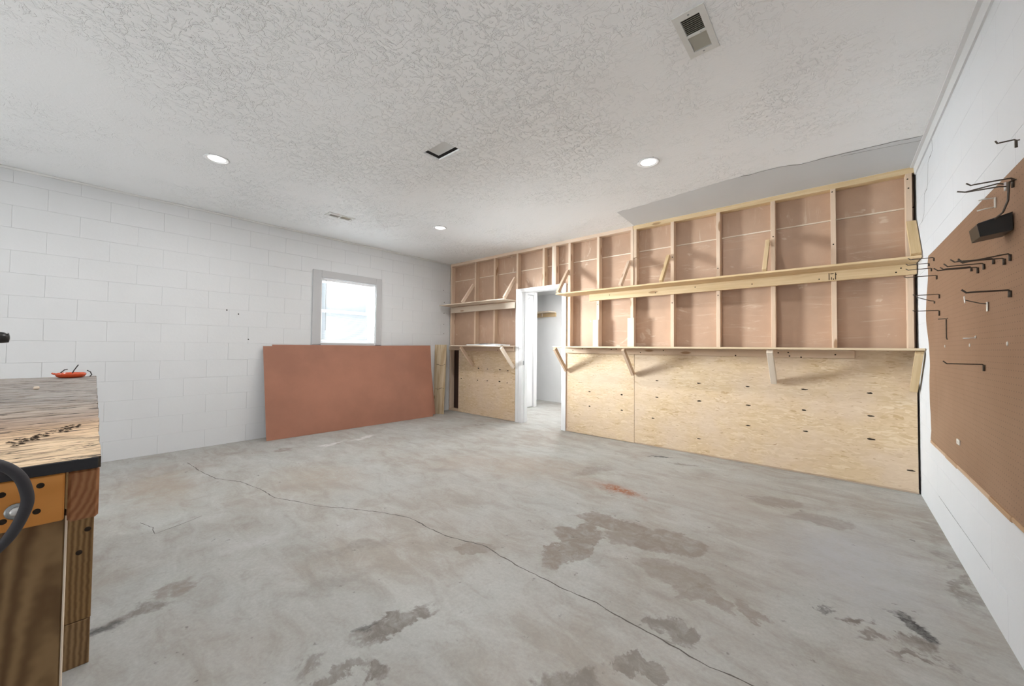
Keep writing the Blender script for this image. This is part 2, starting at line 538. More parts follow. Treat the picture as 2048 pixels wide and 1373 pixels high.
def box_geo(sx, sy, sz, c):
    """chamfered box about the origin"""
    hx, hy, hz = sx / 2, sy / 2, sz / 2
    c = min(c, hx * .45, hy * .45, hz * .45)
    V, idx = [], {}
    for ix in (-1, 1):
        for iy in (-1, 1):
            for iz in (-1, 1):
                for a in range(3):
                    p = [ix * hx, iy * hy, iz * hz]
                    for b in range(3):
                        if b != a:
                            p[b] -= (ix, iy, iz)[b] * c
                    idx[(ix, iy, iz, a)] = len(V)
                    V.append(p)
    F = []
    for a in range(3):                                    # faces
        b, d = (a + 1) % 3, (a + 2) % 3
        for s in (-1, 1):
            q = []
            for sb, sd in ((-1, -1), (1, -1), (1, 1), (-1, 1)):
                k = [0, 0, 0]
                k[a], k[b], k[d] = s, sb, sd
                q.append(idx[(*k, a)])
            F.append(q if s > 0 else q[::-1])
    for a in range(3):                                    # edges running along axis a
        b, d = (a + 1) % 3, (a + 2) % 3
        for sb in (-1, 1):
            for sd in (-1, 1):
                q = []
                for s, ax in ((-1, b), (1, b), (1, d), (-1, d)):
                    k = [0, 0, 0]
                    k[a], k[b], k[d] = s, sb, sd
                    q.append(idx[(*k, ax)])
                F.append(q if sb * sd < 0 else q[::-1])
    for ix in (-1, 1):
        for iy in (-1, 1):
            for iz in (-1, 1):
                q = [idx[(ix, iy, iz, a)] for a in range(3)]
                F.append(q if ix * iy * iz > 0 else q[::-1])
    return V, F


def box_mesh(sx, sy, sz, c=0.002, mat=None):
    key = (round(sx, 4), round(sy, 4), round(sz, 4), c, mat)
    if key not in _box_cache:
        V, F = box_geo(sx, sy, sz, c)
        me = mesh_of('box', V, F)
        if mat:
            me.materials.append(M[mat])
        _box_cache[key] = me
    return _box_cache[key]


def box(name, lo, hi, mat, parent=None, c=0.002):
    """axis-aligned chamfered box, longest side becomes local X so that wood grain follows it"""
    lo, hi = Vector(lo), Vector(hi)
    d = hi - lo
    ctr = (lo + hi) / 2
    ax = max(range(3), key=lambda i: d[i])
    if ax == 0:
        R, s = Matrix.Identity(4), (d.x, d.y, d.z)
    elif ax == 1:
        R, s = Matrix.Rotation(math.pi / 2, 4, 'Z'), (d.y, d.x, d.z)
    else:
        R, s = Matrix.Rotation(-math.pi / 2, 4, 'Y'), (d.z, d.y, d.x)
    return link(name, box_mesh(*s, c, mat), None, parent, Matrix.Translation(ctr) @ R)


def beam(name, p0, p1, width, thick, wdir, mat, parent=None, c=0.002):
    """board from p0 to p1; `width` is measured along wdir, `thick` across it"""
    p0, p1 = Vector(p0), Vector(p1)
    x = (p1 - p0)
    L = x.length
    x.normalize()
    y = Vector(wdir)
    y = (y - x * y.dot(x)).normalized()
    z = x.cross(y)
    R = Matrix((x, y, z)).transposed().to_4x4()
    return link(name, box_mesh(L, width, thick, c, mat), None, parent, Matrix.Translation((p0 + p1) / 2) @ R)


def prism(name, poly, ax, a, b, mat, parent=None, mw=None):
    """polygon (2D, counter-clockwise) extruded along axis ax from a to b"""
    def P(u, v, t):
        return {0: (t, u, v), 1: (u, t, v), 2: (u, v, t)}[ax]
    n = len(poly)
    V = [P(u, v, a) for u, v in poly] + [P(u, v, b) for u, v in poly]
    F = [list(range(n))[::-1], list(range(n, 2 * n))]
    F += [[i, (i + 1) % n, n + (i + 1) % n, n + i] for i in range(n)]
    import bmesh
    me = mesh_of(name, V, F)
    bm = bmesh.new(); bm.from_mesh(me)
    bmesh.ops.recalc_face_normals(bm, faces=bm.faces)
    bm.to_mesh(me); bm.free()
    me.materials.append(M[mat])
    return link(name, me, None, parent, mw)


def tube_geo(pts, r, n=8, taper=None):
    pts = [Vector(p) for p in pts]
    V, F = [], []
    up = None
    for i, p in enumerate(pts):
        t = (pts[min(i + 1, len(pts) - 1)] - pts[max(i - 1, 0)]).normalized()
        if up is None:
            up = Vector((0, 0, 1)) if abs(t.z) < .9 else Vector((1, 0, 0))
        s = t.cross(up).normalized()
        up = s.cross(t).normalized()
        rr = r * (taper[i] if taper else 1)
        for k in range(n):
            a = 2 * math.pi * k / n
            V.append(p + s * math.cos(a) * rr + up * math.sin(a) * rr)
    for i in range(len(pts) - 1):
        for k in range(n):
            F.append([i * n + k, i * n + (k + 1) % n, (i + 1) * n + (k + 1) % n, (i + 1) * n + k])
    F.append(list(range(n))[::-1])
    F.append([(len(pts) - 1) * n + k for k in range(n)])
    return V, F


def smooth_path(pts, k=4):
    P = [Vector(p) for p in pts]
    out = []
    for i in range(len(P) - 1):
        a, b, c, d = P[max(i - 1, 0)], P[i], P[i + 1], P[min(i + 2, len(P) - 1)]
        for j in range(k):
            t = j / k
            out.append(0.5 * ((2 * b) + (c - a) * t + (2 * a - 5 * b + 4 * c - d) * t * t + (3 * b - a - 3 * c + d) * t ** 3))
    return out + [P[-1]]


def tube(name, pts, r, mat, parent=None, n=8, taper=None, mw=None):
    V, F = tube_geo(pts, r, n, taper)
    me = mesh_of(name, V, F, True)
    me.materials.append(M[mat])
    return link(name, me, None, parent, mw)


def lathe(name, prof, loc, mat, parent=None, n=32, axis='Z', mw=None, smooth=True):
    V, F = [], []
    for r, z in prof:
        for k in range(n):
            a = 2 * math.pi * k / n
            V.append((r * math.cos(a), r * math.sin(a), z))
    for i in range(len(prof) - 1):
        for k in range(n):
            F.append([i * n + k, i * n + (k + 1) % n, (i + 1) * n + (k + 1) % n, (i + 1) * n + k])
    F.append(list(range(n))[::-1])
    F.append([(len(prof) - 1) * n + k for k in range(n)])
    import bmesh
    me = mesh_of(name, V, F)
    bm = bmesh.new(); bm.from_mesh(me)
    bmesh.ops.recalc_face_normals(bm, faces=bm.faces)
    bm.to_mesh(me); bm.free()
    if smooth:
        for p in me.polygons:
            p.use_smooth = len(p.vertices) == 4
    me.materials.append(M[mat])
    R = {'Z': Matrix.Identity(4), 'X': Matrix.Rotation(math.pi / 2, 4, 'Y'), '-X': Matrix.Rotation(-math.pi / 2, 4, 'Y'),
         'Y': Matrix.Rotation(-math.pi / 2, 4, 'X'), '-Y': Matrix.Rotation(math.pi / 2, 4, 'X')}[axis]
    return link(name, me, None, parent, mw if mw is not None else Matrix.Translation(loc) @ R)


def slab_with_holes(name, ax, a, b, u0, u1, v0, v1, holes, mat, parent=None, kind=None):
    """box slab (thickness a..b along ax) over u0..u1 x v0..v1 with rectangular holes, reveals included"""
    us = sorted({u0, u1, *[h[0] for h in holes], *[h[1] for h in holes]})
    vs = sorted({v0, v1, *[h[2] for h in holes], *[h[3] for h in holes]})
    inside = lambda u, v: u0 < u < u1 and v0 < v < v1 and not any(h[0] < u < h[1] and h[2] < v < h[3] for h in holes)
    V, F, ix = [], [], {}

    def P(u, v, t):
        p = {0: (t, u, v), 1: (u, t, v), 2: (u, v, t)}[ax]
        k = tuple(round(q, 5) for q in p)
        if k not in ix:
            ix[k] = len(V)
            V.append(p)
        return ix[k]
    for i in range(len(us) - 1):
        for j in range(len(vs) - 1):
            x0, x1, y0, y1 = us[i], us[i + 1], vs[j], vs[j + 1]
            um, vm_ = (x0 + x1) / 2, (y0 + y1) / 2
            if not inside(um, vm_):
                continue
            for t in (a, b):
                F.append([P(x0, y0, t), P(x1, y0, t), P(x1, y1, t), P(x0, y1, t)])
            e = 1e-4
            for (q0, q1, pu, pv) in (((x0, y0), (x1, y0), um, y0 - e), ((x0, y1), (x1, y1), um, y1 + e), ((x0, y0), (x0, y1), x0 - e, vm_), ((x1, y0), (x1, y1), x1 + e, vm_)):
                if not inside(pu, pv):
                    F.append([P(*q0, a), P(*q1, a), P(*q1, b), P(*q0, b)])
    import bmesh
    me = mesh_of(name, V, F)
    bm = bmesh.new(); bm.from_mesh(me)
    bmesh.ops.recalc_face_normals(bm, faces=bm.faces)
    bm.to_mesh(me); bm.free()
    me.materials.append(M[mat])
    return tag(link(name, me, None, parent), kind=kind)


def ribbon(name, pts, w, nrm, mat, parent=None, jitter=0.0):
    """thin raised-edge crack line following a path on a surface"""
    nrm = Vector(nrm)
    P = []
    for i in range(len(pts) - 1):
        a, b = Vector(pts[i]), Vector(pts[i + 1])
        n = max(1, int((b - a).length / 0.03))
        for k in range(n):
            P.append(a.lerp(b, k / n))
    P.append(Vector(pts[-1]))
    V, F = [], []
    for i, p in enumerate(P):
        t = (P[min(i + 1, len(P) - 1)] - P[max(i - 1, 0)]).normalized()
        s = nrm.cross(t).normalized()
        ww = w * random.uniform(0.45, 1.3) / 2
        q = p + s * random.uniform(-jitter, jitter)
        V += [q - s * ww, q + nrm * 0.0006, q + s * ww]
    for i in range(len(P) - 1):
        for k in range(2):
            F.append([3 * i + k, 3 * i + k + 1, 3 * i + k + 4, 3 * i + k + 3])
    me = mesh_of(name, V, F)
    me.materials.append(M[mat])
    return link(name, me, None, parent)


# ------------------------------------------------------------------ SETTING: floor, ceiling, walls
YF = -7.2                               # wall behind the camera, with an open door added for fill light
floor = tag(box('floor', (-0.3, YF - 0.3, -0.12), (W + 0.2, 0.0, 0.0), 'floor', None, 0.0), kind='structure')
WM[floor]
# the floor's material uses room coordinates: give it an untransformed mesh
bpy.data.objects.remove(floor, do_unlink=True)
floor = slab_with_holes('floor', 2, -0.12, 0.0, -0.7, W + 0.2, YF - 0.3, 2.45, [], 'floor', None, 'structure')
slab_with_holes('bounce_slab', 2, -0.20, -0.08, -9.0, 15.0, -24.0, YF - 0.32, [], 'bounce', None, 'structure')  # unseen slab added to bounce sunlight up to the ceiling
ribbon('crack', [(x, y, 0.0003) for x, y in ((0.62, -3.92), (1.03, -3.89), (1.38, -3.84), (1.63, -3.716), (1.95, -3.653), (2.24, -3.63), (2.47, -3.531),
       (2.66, -3.459), (2.86, -3.329), (3.08, -3.212), (3.31, -3.117), (3.54, -3.12), (3.69, -3.113), (3.83, -3.073), (3.94, -3.03), (4.1, -3.047), (4.25, -3.057),
       (4.42, -3.056), (4.57, -3.052), (4.7, -3.038), (4.8, -3.053), (4.92, -3.058), (5.04, -3.064), (5.12, -3.071), (5.19, -3.075), (5.26, -3.066), (5.4, -3.05), (6.0, -3.06))],
       0.007, (0, 0, 1), 'floor_crack', floor, 0.004)
ribbon('crack', [(2.05, -4.38, .0003), (2.2, -4.33, .0003), (2.32, -4.33, .0003), (2.28, -4.22, .0003), (2.22, -4.08, .0003)], 0.005, (0, 0, 1), 'floor_crack', floor, 0.004)

HATCH = (3.045, 3.31, -2.86, -2.70)
VENTS = [(5.05, -2.68), (1.02, -2.605)]
holes = [HATCH] + [(x - 0.045, x + 0.045, y - 0.125, y + 0.125) for x, y in VENTS] + [(x - 0.066, x + 0.066, y - 0.066, y + 0.066) for x, y in DOWNLIGHTS_AND_FILL[:3]]
ceiling = slab_with_holes('ceiling', 2, H, H + 0.014, -0.25, W + 0.2, YF - 0.3, 0.10, holes, 'ceiling', None, 'structure')
# dark void above the ceiling boards
slab_with_holes('ceiling_void', 2, H + 0.30, H + 0.32, -0.25, W + 0.2, YF - 0.3, 0.10, [], 'void', ceiling)
# access hole: the boards of a loose cover lie just above the opening
hx0, hx1, hy0, hy1 = HATCH
box('hatch_cover', (hx0 + 0.012, hy0 - 0.06, H + 0.030), (hx1 + 0.06, hy1 - 0.012, H + 0.042), 'cove', ceiling)
# smooth strip where the texture coat has come off along the stud wall
edge = [(3.62, -0.01)]
xs = 3.66
while xs < 6.05:
    yy = -0.66 + 0.06 * math.sin(xs * 2.2) * (1 if xs < 5.3 else 0.3) + random.uniform(-0.012, 0.012)
    edge.append((xs, yy))
    xs += 0.07
edge += [(6.075, -0.665), (6.075, -0.01)]
prism('ceiling_patch', edge, 2, H - 0.0012, H + 0.002, 'patch', ceiling)
top = edge[8:-1]
ribbon('crack', [(x, y - 0.002, H - 0.0018) for x, y in edge[19:-1]], 0.009, (0, 0, -1), 'grey_mark', ceiling, 0.002)
ribbon('crack', [(5.6, -0.625, H - 0.0018), (5.8, -0.6, H - 0.0018), (6.06, -0.55, H - 0.0018)], 0.006, (0, 0, -1), 'grey_mark', ceiling, 0.002)

# left wall: painted concrete block around a window
WY0, WY1, WZ0, WZ1 = -2.397, -1.545, 1.235, 2.186
wall_left = slab_with_holes('wall_left', 0, -0.20, -0.0035, YF, 0.20, 0.0, H, [(WY0, WY1, WZ0, WZ1)], 'mortar', None, 'structure')
CH, BL = 0.2032, 0.4064


def course_blocks(parent, x0, x1, y_from, y_to, hole, offs, mat, ch=0.0013):
    row = 0
    z = 0.0
    while z < H - 0.01:
        z1 = min(z + CH, H)
        y = y_to + 2
        k0 = math.floor((y_from - offs[row % 2]) / BL)
        k = k0
        while offs[row % 2] + k * BL < y_to:
            a, b = offs[row % 2] + k * BL, offs[row % 2] + (k + 1) * BL
            a, b = max(a, y_from), min(b, y_to)
            k += 1
            if b - a < 0.02:
                continue
            rects = [(a, b, z, z1)]
            if hole:
                ha, hb, hc, hd = hole
                nxt = []
                for (p, q, r, s) in rects:
                    if q <= ha or p >= hb or s <= hc or r >= hd:
                        nxt.append((p, q, r, s))
                        continue
                    if p < ha: nxt.append((p, ha, r, s))
                    if q > hb: nxt.append((hb, q, r, s))
                    m0, m1 = max(p, ha), min(q, hb)
                    if r < hc: nxt.append((m0, m1, r, hc))
                    if s > hd: nxt.append((m0, m1, hd, s))
                rects = nxt
            for (p, q, r, s) in rects:
                if q - p < 0.012 or s - r < 0.012:
                    continue
                g = 0.0005
                px = random.uniform(-0.0005, 0.0005) * ch / 0.0013
                sx, sy, sz = x1 - x0, q - p - 2 * g, s - r - 2 * g
                me = box_mesh(sx, sy, sz, ch, mat)
                link('block', me, None, parent, Matrix.Translation(((x0 + x1) / 2 + px, (p + q) / 2, (r + s) / 2)))
        z += CH
        row += 1


course_blocks(wall_left, -0.06, 0.0, -5.45, 0.0, (WY0, WY1, WZ0, WZ1), (-0.023, -0.226), 'wall')
slab_with_holes('render_coat', 0, -0.06, 0.0, YF, -5.452, 0.0, H, [], 'wall', wall_left)
for y, z in ((-0.162, 2.264), (-0.140, 2.035), (-0.143, 1.831), (-0.145, 1.623), (-0.142, 1.444), (-3.27, 1.27), (-3.5, 1.62), (-3.38, 1.58)):
    lathe('nail_hole', [(0.008, 0.0), (0.007, 0.0016), (0.001, 0.0018)], (0.0, y, z), 'dark', wall_left, 8, 'X')
tag(box('trim_1', (0.0, -5.9, H - 0.022), (0.022, 0.0, H), 'cove', None, 0.008), kind='structure')

# right wall: same block, slightly lighter, bluer colour
wall_right = slab_with_holes('wall_right', 0, W + 0.0015, W + 0.20, YF, 0.20, 0.0, H, [], 'mortar', None, 'structure')
course_blocks(wall_right, W, W + 0.06, -3.2, 0.0, None, (-0.10, -0.303), 'wall_right', 0.0006)
slab_with_holes('render_coat', 0, W, W + 0.06, YF, -3.203, 0.0, H, [], 'wall_right', wall_right)
ribbon('crack', [(W - 0.0006, y, z) for y, z in ((-0.72, 2.699), (-0.731, 2.619), (-0.56, 2.60), (-0.538, 2.445), (-0.50, 2.42), (-0.385, 2.415), (-0.36, 2.265), (-0.25, 2.225))],
       0.008, (-1, 0, 0), 'grey_mark', wall_right, 0.002)
ribbon('crack', [(W - 0.0006, y, z) for y, z in ((-0.75, 0.205), (-1.1, 0.203), (-1.5, 0.205), (-1.9, 0.203))], 0.003, (-1, 0, 0), 'grey_mark', wall_right, 0.001)
tag(prism('trim_2', [(W, H), (W, H - 0.075), (W - 0.010, H - 0.075), (W - 0.016, H - 0.015), (W - 0.034, H - 0.012), (W - 0.034, H)], 1, -5.9, -0.012, 'cove_right'), kind='structure')
# the prism helper extrudes along y with (x, z) pairs

# wall behind the camera; its unseen open door is added to let in fill
wall_front = slab_with_holes('wall_front', 1, YF - 0.2, YF, -0.2, W + 0.2, 0.0, H, [(0.74, 5.34, -0.01, 2.2)], 'wall', None, 'structure')

# ------------------------------------------------------------------ back wall: open stud frame with hardboard behind and strand board below
wall_back = empty('wall_back', (0, 0, 0), kind='structure')
SD = 0.089
for n_, (x, z0, z1) in enumerate([(0.012, 0.038, 2.728), (0.671, 0.038, 2.728), (1.143, 0.038, 2.728), (1.649, 0.038, 2.728), (2.174, 2.14, 2.728), (2.382, 2.14, 2.728), (2.635, 0.038, 2.728),
                                  (3.091, 0.038, 2.728), (3.570, 0.038, 2.728), (4.068, 0.038, 2.728), (4.558, 0.038, 2.728), (5.059, 0.038, 2.728), (5.527, 0.038, 2.728), (6.018, 0.038, 2.728)]):
    box('stud', (x, 0, z0), (x + 0.038, SD, z1), 'pine', wall_back)
box('stud', (3.611, 0, 2.366), (3.649, SD, 2.728), 'pine', wall_back)
box('stud', (3.611, 0.012, 1.96), (3.646, SD, 2.364), 'pine', wall_back)
box('stud', (2.345, 0.004, 2.14), (2.380, SD, 2.728), 'pine_pale', wall_back)
box('stud', (2.598, 0.003, 0.0), (2.634, SD, 2.12), 'pine', wall_back)
# short scabs nailed beside two studs just above the long shelf
box('scab', (3.046, -0.019, 1.222), (3.128, 0.0, 1.588), 'pine_pale', wall_back)
box('scab', (3.538, -0.019, 1.222), (3.626, 0.0, 1.592), 'pine_pale', wall_back)
box('top_plate', (0.0, 0, 2.729), (3.600, SD, H), 'pine', wall_back)
box('top_plate', (3.604, 0, 2.727), (W - 0.006, SD, H), 'pine_warm', wall_back)
box('bottom_plate', (0.0, 0, 0.0), (1.65, SD, 0.038), 'pine', wall_back)
box('bottom_plate', (2.60, 0, 0.0), (W - 0.01, SD, 0.038), 'pine', wall_back)
# hardboard sheets behind the studs, batten strip showing at their joint
ZJ = 2.446
box('backing_sheet', (0.004, SD + 0.001, 1.16), (1.66, SD + 0.007, ZJ - 0.001), 'backing', wall_back, 0.0)
for x0, x1 in ((2.60, 3.59), (3.592, 4.58), (4.582, 5.55), (5.552, W - 0.005)):
    box('backing_sheet', (x0, SD + 0.001, 0.0), (x1, SD + 0.007, ZJ - 0.001), 'backing', wall_back, 0.0)
for x0, x1 in ((0.004, 1.66), (1.662, 2.60), (2.602, 3.59), (3.592, 4.58), (4.582, W - 0.005)):
    z0 = ZJ + 0.013 if x0 != 1.662 else ZJ + 0.013
    box('backing_sheet', (x0, SD + 0.001, z0), (x1, SD + 0.007, H), 'backing', wall_back, 0.0)
box('backing_sheet', (1.662, SD + 0.001, 2.14), (2.598, SD + 0.007, ZJ - 0.001), 'backing', wall_back, 0.0)
sx_ = [0.05, 0.671, 0.709, 1.143, 1.181, 1.649, 1.687, 2.174, 2.212, 2.345, 2.42, 2.635, 2.673, 3.091, 3.129, 3.570, 3.649, 4.068, 4.106, 4.558, 4.596, 5.059, 5.097, 5.527, 5.565, 6.018]
for a, b in zip(sx_[0::2], sx_[1::2]):
    box('batten', (a + 0.001, SD - 0.006, ZJ), (b - 0.001, SD + 0.007, ZJ + 0.012), 'pine_pale', wall_back, 0.001)
box('backing_sheet', (-0.2, SD + 0.02, 0.0), (1.70, SD + 0.03, H + 0.3), 'cavity_shade', wall_back, 0.0)  # dark sheets closing the wall; the cavity's shade is put into their colour
box('backing_sheet', (2.58, SD + 0.02, 0.0), (W + 0.1, SD + 0.03, H + 0.3), 'cavity_shade', wall_back, 0.0)
box('backing_sheet', (1.70, SD + 0.02, 2.2), (2.58, SD + 0.03, H + 0.3), 'cavity_shade', wall_back, 0.0)
# strand board wainscot
T_OSB = 0.011


def osb(x0, x1, z0, z1):
    me = box_mesh(x1 - x0, z1 - z0, T_OSB, 0.001, 'osb')
    return link('strand_board', me, None, wall_back, Matrix.Translation(((x0 + x1) / 2, -T_OSB / 2 - 0.0005, (z0 + z1) / 2)) @ Matrix.Rotation(math.pi / 2, 4, 'X'))


osb(0.285, 1.652, 0.006, 1.20)
osb(2.640, 3.626, 0.006, 1.20)
osb(3.630, 6.066, 0.016, 1.20)
me_mark = None
for x, z in [(2.995, .598), (3.461, .599), (2.996, .399), (3.462, .398), (3.911, .809), (3.911, .609), (4.379, .812), (4.381, .611), (4.851, .81), (4.854, .614), (5.32, .817), (5.317, .616),
             (5.78, .821), (5.781, .619), (3.863, .348), (4.857, .4), (5.327, .414), (5.782, .414), (6.022, .19), (4.38, .184), (.81, .826), (1.032, .823), (1.323, .823), (1.496, .815),
             (.789, .613), (1.029, .616), (1.315, .626), (1.487, .613), (.36, .616)]:
    w = random.uniform(0.014, 0.026) * (1.35 if x > 5 else 1)
    h_ = random.uniform(0.006, 0.009)
    poly = [(x + w * math.cos(a) * random.uniform(.7, 1.15), z + h_ * math.sin(a) * random.uniform(.7, 1.2)) for a in [i * math.pi / 5 for i in range(10)]]
    prism('nail_mark', poly, 1, -T_OSB - 0.0018, -T_OSB + 0.001, 'dark', wall_back)
# nails in stud faces and rails
for x, z in ((5.54, 2.70), (5.545, 2.2), (5.05 + .03, 2.36), (4.575, 2.1), (4.575, 1.8), (6.03, 2.68), (6.035, 2.6), (3.11, 1.8), (4.085, 1.75), (4.087, 2.3), (2.65, 2.3), (.69, 2.55)):
    lathe('nail_mark', [(0.006, 0.0), (0.005, 0.0012), (0.001, 0.0014)], (x, 0, z), 'dark', wall_back, 8, '-Y')


# ------------------------------------------------------------------ doorway and the room behind it
door = empty('door_1', (2.1, 0, 0), kind='structure')
box('casing', (1.660, -0.019, 0.0), (1.722, 0.0, 2.142), 'white', door, 0.004)
box('casing', (1.722, -0.014, 0.0), (1.790, 0.0, 2.085), 'white', door, 0.004)
box('casing', (2.535, -0.014, 0.0), (2.608, 0.0, 2.142), 'white', door, 0.004)
box('casing', (1.722, -0.019, 2.085), (2.535, 0.0, 2.142), 'white', door, 0.004)
box('jamb', (1.770, -0.004, 0.0), (1.792, 0.135, 2.087), 'white', door, 0.002)
box('jamb', (2.533, -0.004, 0.0), (2.555, 0.135, 2.087), 'white', door, 0.002)
box('jamb', (1.770, -0.004, 2.087), (2.555, 0.135, 2.108), 'white', door, 0.002)
box('door_stop', (1.792, 0.045, 0.0), (1.803, 0.080, 2.087), 'white', door, 0.002)
box('strike_plate', (1.7915, 0.012, 0.92), (1.7945, 0.040, 0.985), 'zinc', door, 0.001)

slab_with_holes('wall_closet_back', 1, 2.31, 2.40, -0.7, 2.85, 0.0, 2.42, [], 'white', None, 'structure')
slab_with_holes('wall_closet_right', 0, 2.75, 2.85, 0.13, 2.31, 0.0, 2.42, [], 'white', None, 'structure')
slab_with_holes('wall_closet_left', 0, -0.7, -0.6, 0.13, 2.31, 0.0, 2.42, [], 'white', None, 'structure')
slab_with_holes('wall_closet_front', 1, 0.122, 0.134, -0.7, 2.85, 0.0, 2.42, [(1.772, 2.553, -0.01, 2.106)], 'white', None, 'structure')
slab_with_holes('ceiling_closet', 2, 2.40, 2.42, -0.7, 2.85, 0.13, 2.31, [], 'white', None, 'structure')
slab_with_holes('wall_partition', 0, 0.80, 0.90, 0.134, 1.50, 0.0, 2.40, [], 'white', None, 'structure')
d2 = empty('door_2', (0.9, 1.0, 0), kind='structure')
box('leaf', (0.901, 0.55, 0.012), (0.925, 1.398, 2.25), 'white', d2, 0.003)
for z0, z1 in ((0.10, 0.335), (0.345, 2.10)):
    for y0, y1 in ((0.64, 0.94), (1.03, 1.33)):
        box('raised_panel', (0.922, y0, z0), (0.931, y1, z1), 'white', d2, 0.006)
box('casing', (0.901, 1.412, 0.0), (0.955, 1.512, 2.33), 'white', d2, 0.004)
box('casing', (0.901, 0.45, 2.262), (0.945, 1.411, 2.33), 'white', d2, 0.004)
ck = empty('coat_hook', (0.931, 1.205, 2.17), 'small metal coat hook on the white door seen through the doorway', 'hook')
lathe('back_plate', [(0.022, 0), (0.020, 0.004), (0.002, 0.005)], (0.931, 1.205, 2.17), 'zinc', ck, 16, 'X')
tube('prong', [(0.934, 1.205, 2.17), (0.965, 1.205, 2.165), (0.980, 1.205, 2.175), (0.985, 1.205, 2.195)], 0.005, 'zinc', ck)
cs = empty('closet_shelf', (0.4, 2.2, 1.9), 'short pale wood shelf on a cleat, seen high through the doorway', 'shelf')
box('shelf_board', (-0.58, 2.03, 1.982), (0.875, 2.308, 2.0), 'pine_pale', cs)
box('cleat', (-0.58, 2.288, 1.892), (0.888, 2.309, 1.981), 'pine_warm', cs)
box('stop_block', (0.50, 2.262, 1.905), (0.535, 2.287, 1.975), 'pine_pale', cs)

# ------------------------------------------------------------------ window
win = empty('window_1', (0, -1.97, 1.7), kind='structure')
for lo, hi in (((0.001, -2.516, 1.215), (0.019, WY0, 2.283)), ((0.001, WY1, 1.215), (0.019, -1.446, 2.283)),
               ((0.001, WY0, WZ1), (0.019, WY1, 2.283)), ((0.001, WY0, 1.15), (0.019, WY1, WZ0))):
    box('casing', lo, hi, 'casing', win, 0.003)
jy0, jy1, jz0, jz1 = WY0 + 0.001, WY1 - 0.001, WZ0 + 0.001, WZ1 - 0.001
for lo, hi in (((-0.20, jy0, jz0), (0.001, jy0 + 0.012, jz1)), ((-0.20, jy1 - 0.012, jz0), (0.001, jy1, jz1)),
               ((-0.20, jy0 + .012, jz1 - 0.012), (0.001, jy1 - .012, jz1)), ((-0.20, jy0 + .012, jz0), (0.001, jy1 - .012, jz0 + 0.012))):
    box('jamb', lo, hi, 'vinyl', win, 0.001)
for z0, z1, xo in ((1.70, 2.172, -0.150), (1.249, 1.735, -0.118)):
    sash = empty('sash', (xo, -1.97, z0))
    sash.parent = win
    sash.matrix_basis = WM[win].inverted() @ WM[sash]
    y0, y1 = jy0 + 0.014, jy1 - 0.014
    box('stile', (xo - 0.014, y0, z0), (xo + 0.014, y0 + 0.045, z1), 'vinyl', sash)
    box('stile', (xo - 0.014, y1 - 0.045, z0), (xo + 0.014, y1, z1), 'vinyl', sash)
    box('rail', (xo - 0.014, y0 + 0.045, z0), (xo + 0.014, y1 - 0.045, z0 + 0.036), 'vinyl', sash)
    box('rail', (xo - 0.014, y0 + 0.045, z1 - 0.036), (xo + 0.014, y1 - 0.045, z1), 'vinyl', sash)
    box('pane', (xo - 0.002, y0 + 0.045, z0 + 0.036), (xo + 0.002, y1 - 0.045, z1 - 0.036), 'glass', sash, 0.0)
bl = empty('window_blind', (-0.03, -1.97, 2.15), 'white horizontal slatted blind hanging in the window, with tilt wand', 'blind')
by0, by1 = jy0 + 0.018, jy1 - 0.018
box('headrail', (-0.050, by0, 2.140), (-0.022, by1, 2.170), 'vinyl', bl)
box('bottom_rail', (-0.048, by0, 1.256), (-0.024, by1, 1.268), 'vinyl', bl)
V, F = [], []
z = 1.285
while z < 2.135:
    b = len(V)
    for (dx, dz) in ((-0.0140, 0.0012), (0.0, 0.0010), (0.0140, -0.0012)):
        for y in (by0, by1):
            V.append((-0.036 + dx, y, z + dz))
    F += [[b, b + 1, b + 3, b + 2], [b + 2, b + 3, b + 5, b + 4]]
    z += 0.0165
me = mesh_of('slats', V, F)
me.materials.append(M['slat'])
tag(link('slats', me, None, bl), kind='stuff')
for y in (by0 + 0.13, by1 - 0.13):
    tube('ladder_cord', [(-0.0225, y, 2.14), (-0.0225, y, 1.268)], 0.0008, 'vinyl', bl, 5)
tube('tilt_wand', [(-0.012, by0 + 0.055, 2.15), (-0.010, by0 + 0.055, 2.12), (-0.010, by0 + 0.057, 1.42)], 0.0035, 'casing', bl, 8)

# ------------------------------------------------------------------ shelves on the stud wall


def shelf(label, x0, x1, depth, zb, th, mat_board, mats_edge=None):
    s = empty('wall_shelf', ((x0 + x1) / 2, -depth / 2, zb), label, 'shelf', 'plank shelves on the stud wall')
    return s


# long upper shelf: board, rail beneath it, hanging braces above it
us = shelf('long narrow upper shelf right of the doorway, hung from diagonal braces', 2.612, 6.07, 0.29, 1.940, 0.019, 'pine_warm')
box('shelf_board', (2.614, -0.292, 1.942), (6.072, -0.001, 1.961), 'pine_warm', us)
box('rail', (2.998, -0.038, 1.850), (6.072, -0.0008, 1.9415), 'pine_warm', us)
for x, w in ((2.633, .038), (3.572, .036), (4.066, .036), (5.055, .036)):
    beam('brace', (x + (-0.019 if x > 2.65 else 0), -0.268, 1.972), (x + (-0.019 if x > 2.65 else 0), -0.006, 2.318), 0.05, w, (0, 1, 1), 'pine_warm' if x > 3.6 else 'pine', us)
beam('brace', (6.045, -0.262, 1.974), (6.045, -0.012, 2.30), 0.032, 0.060, (0, 1, 1), 'pine_warm', us)
for x in (5.44, 5.56, 4.9, 4.35, 3.9, 5.95, 5.98, 3.3):
    lathe('nail_head', [(0.006, 0.0), (0.005, 0.0012), (0.001, 0.0014)], (x, -0.038, random.uniform(1.875, 1.92)), 'dark', us, 8, '-Y')
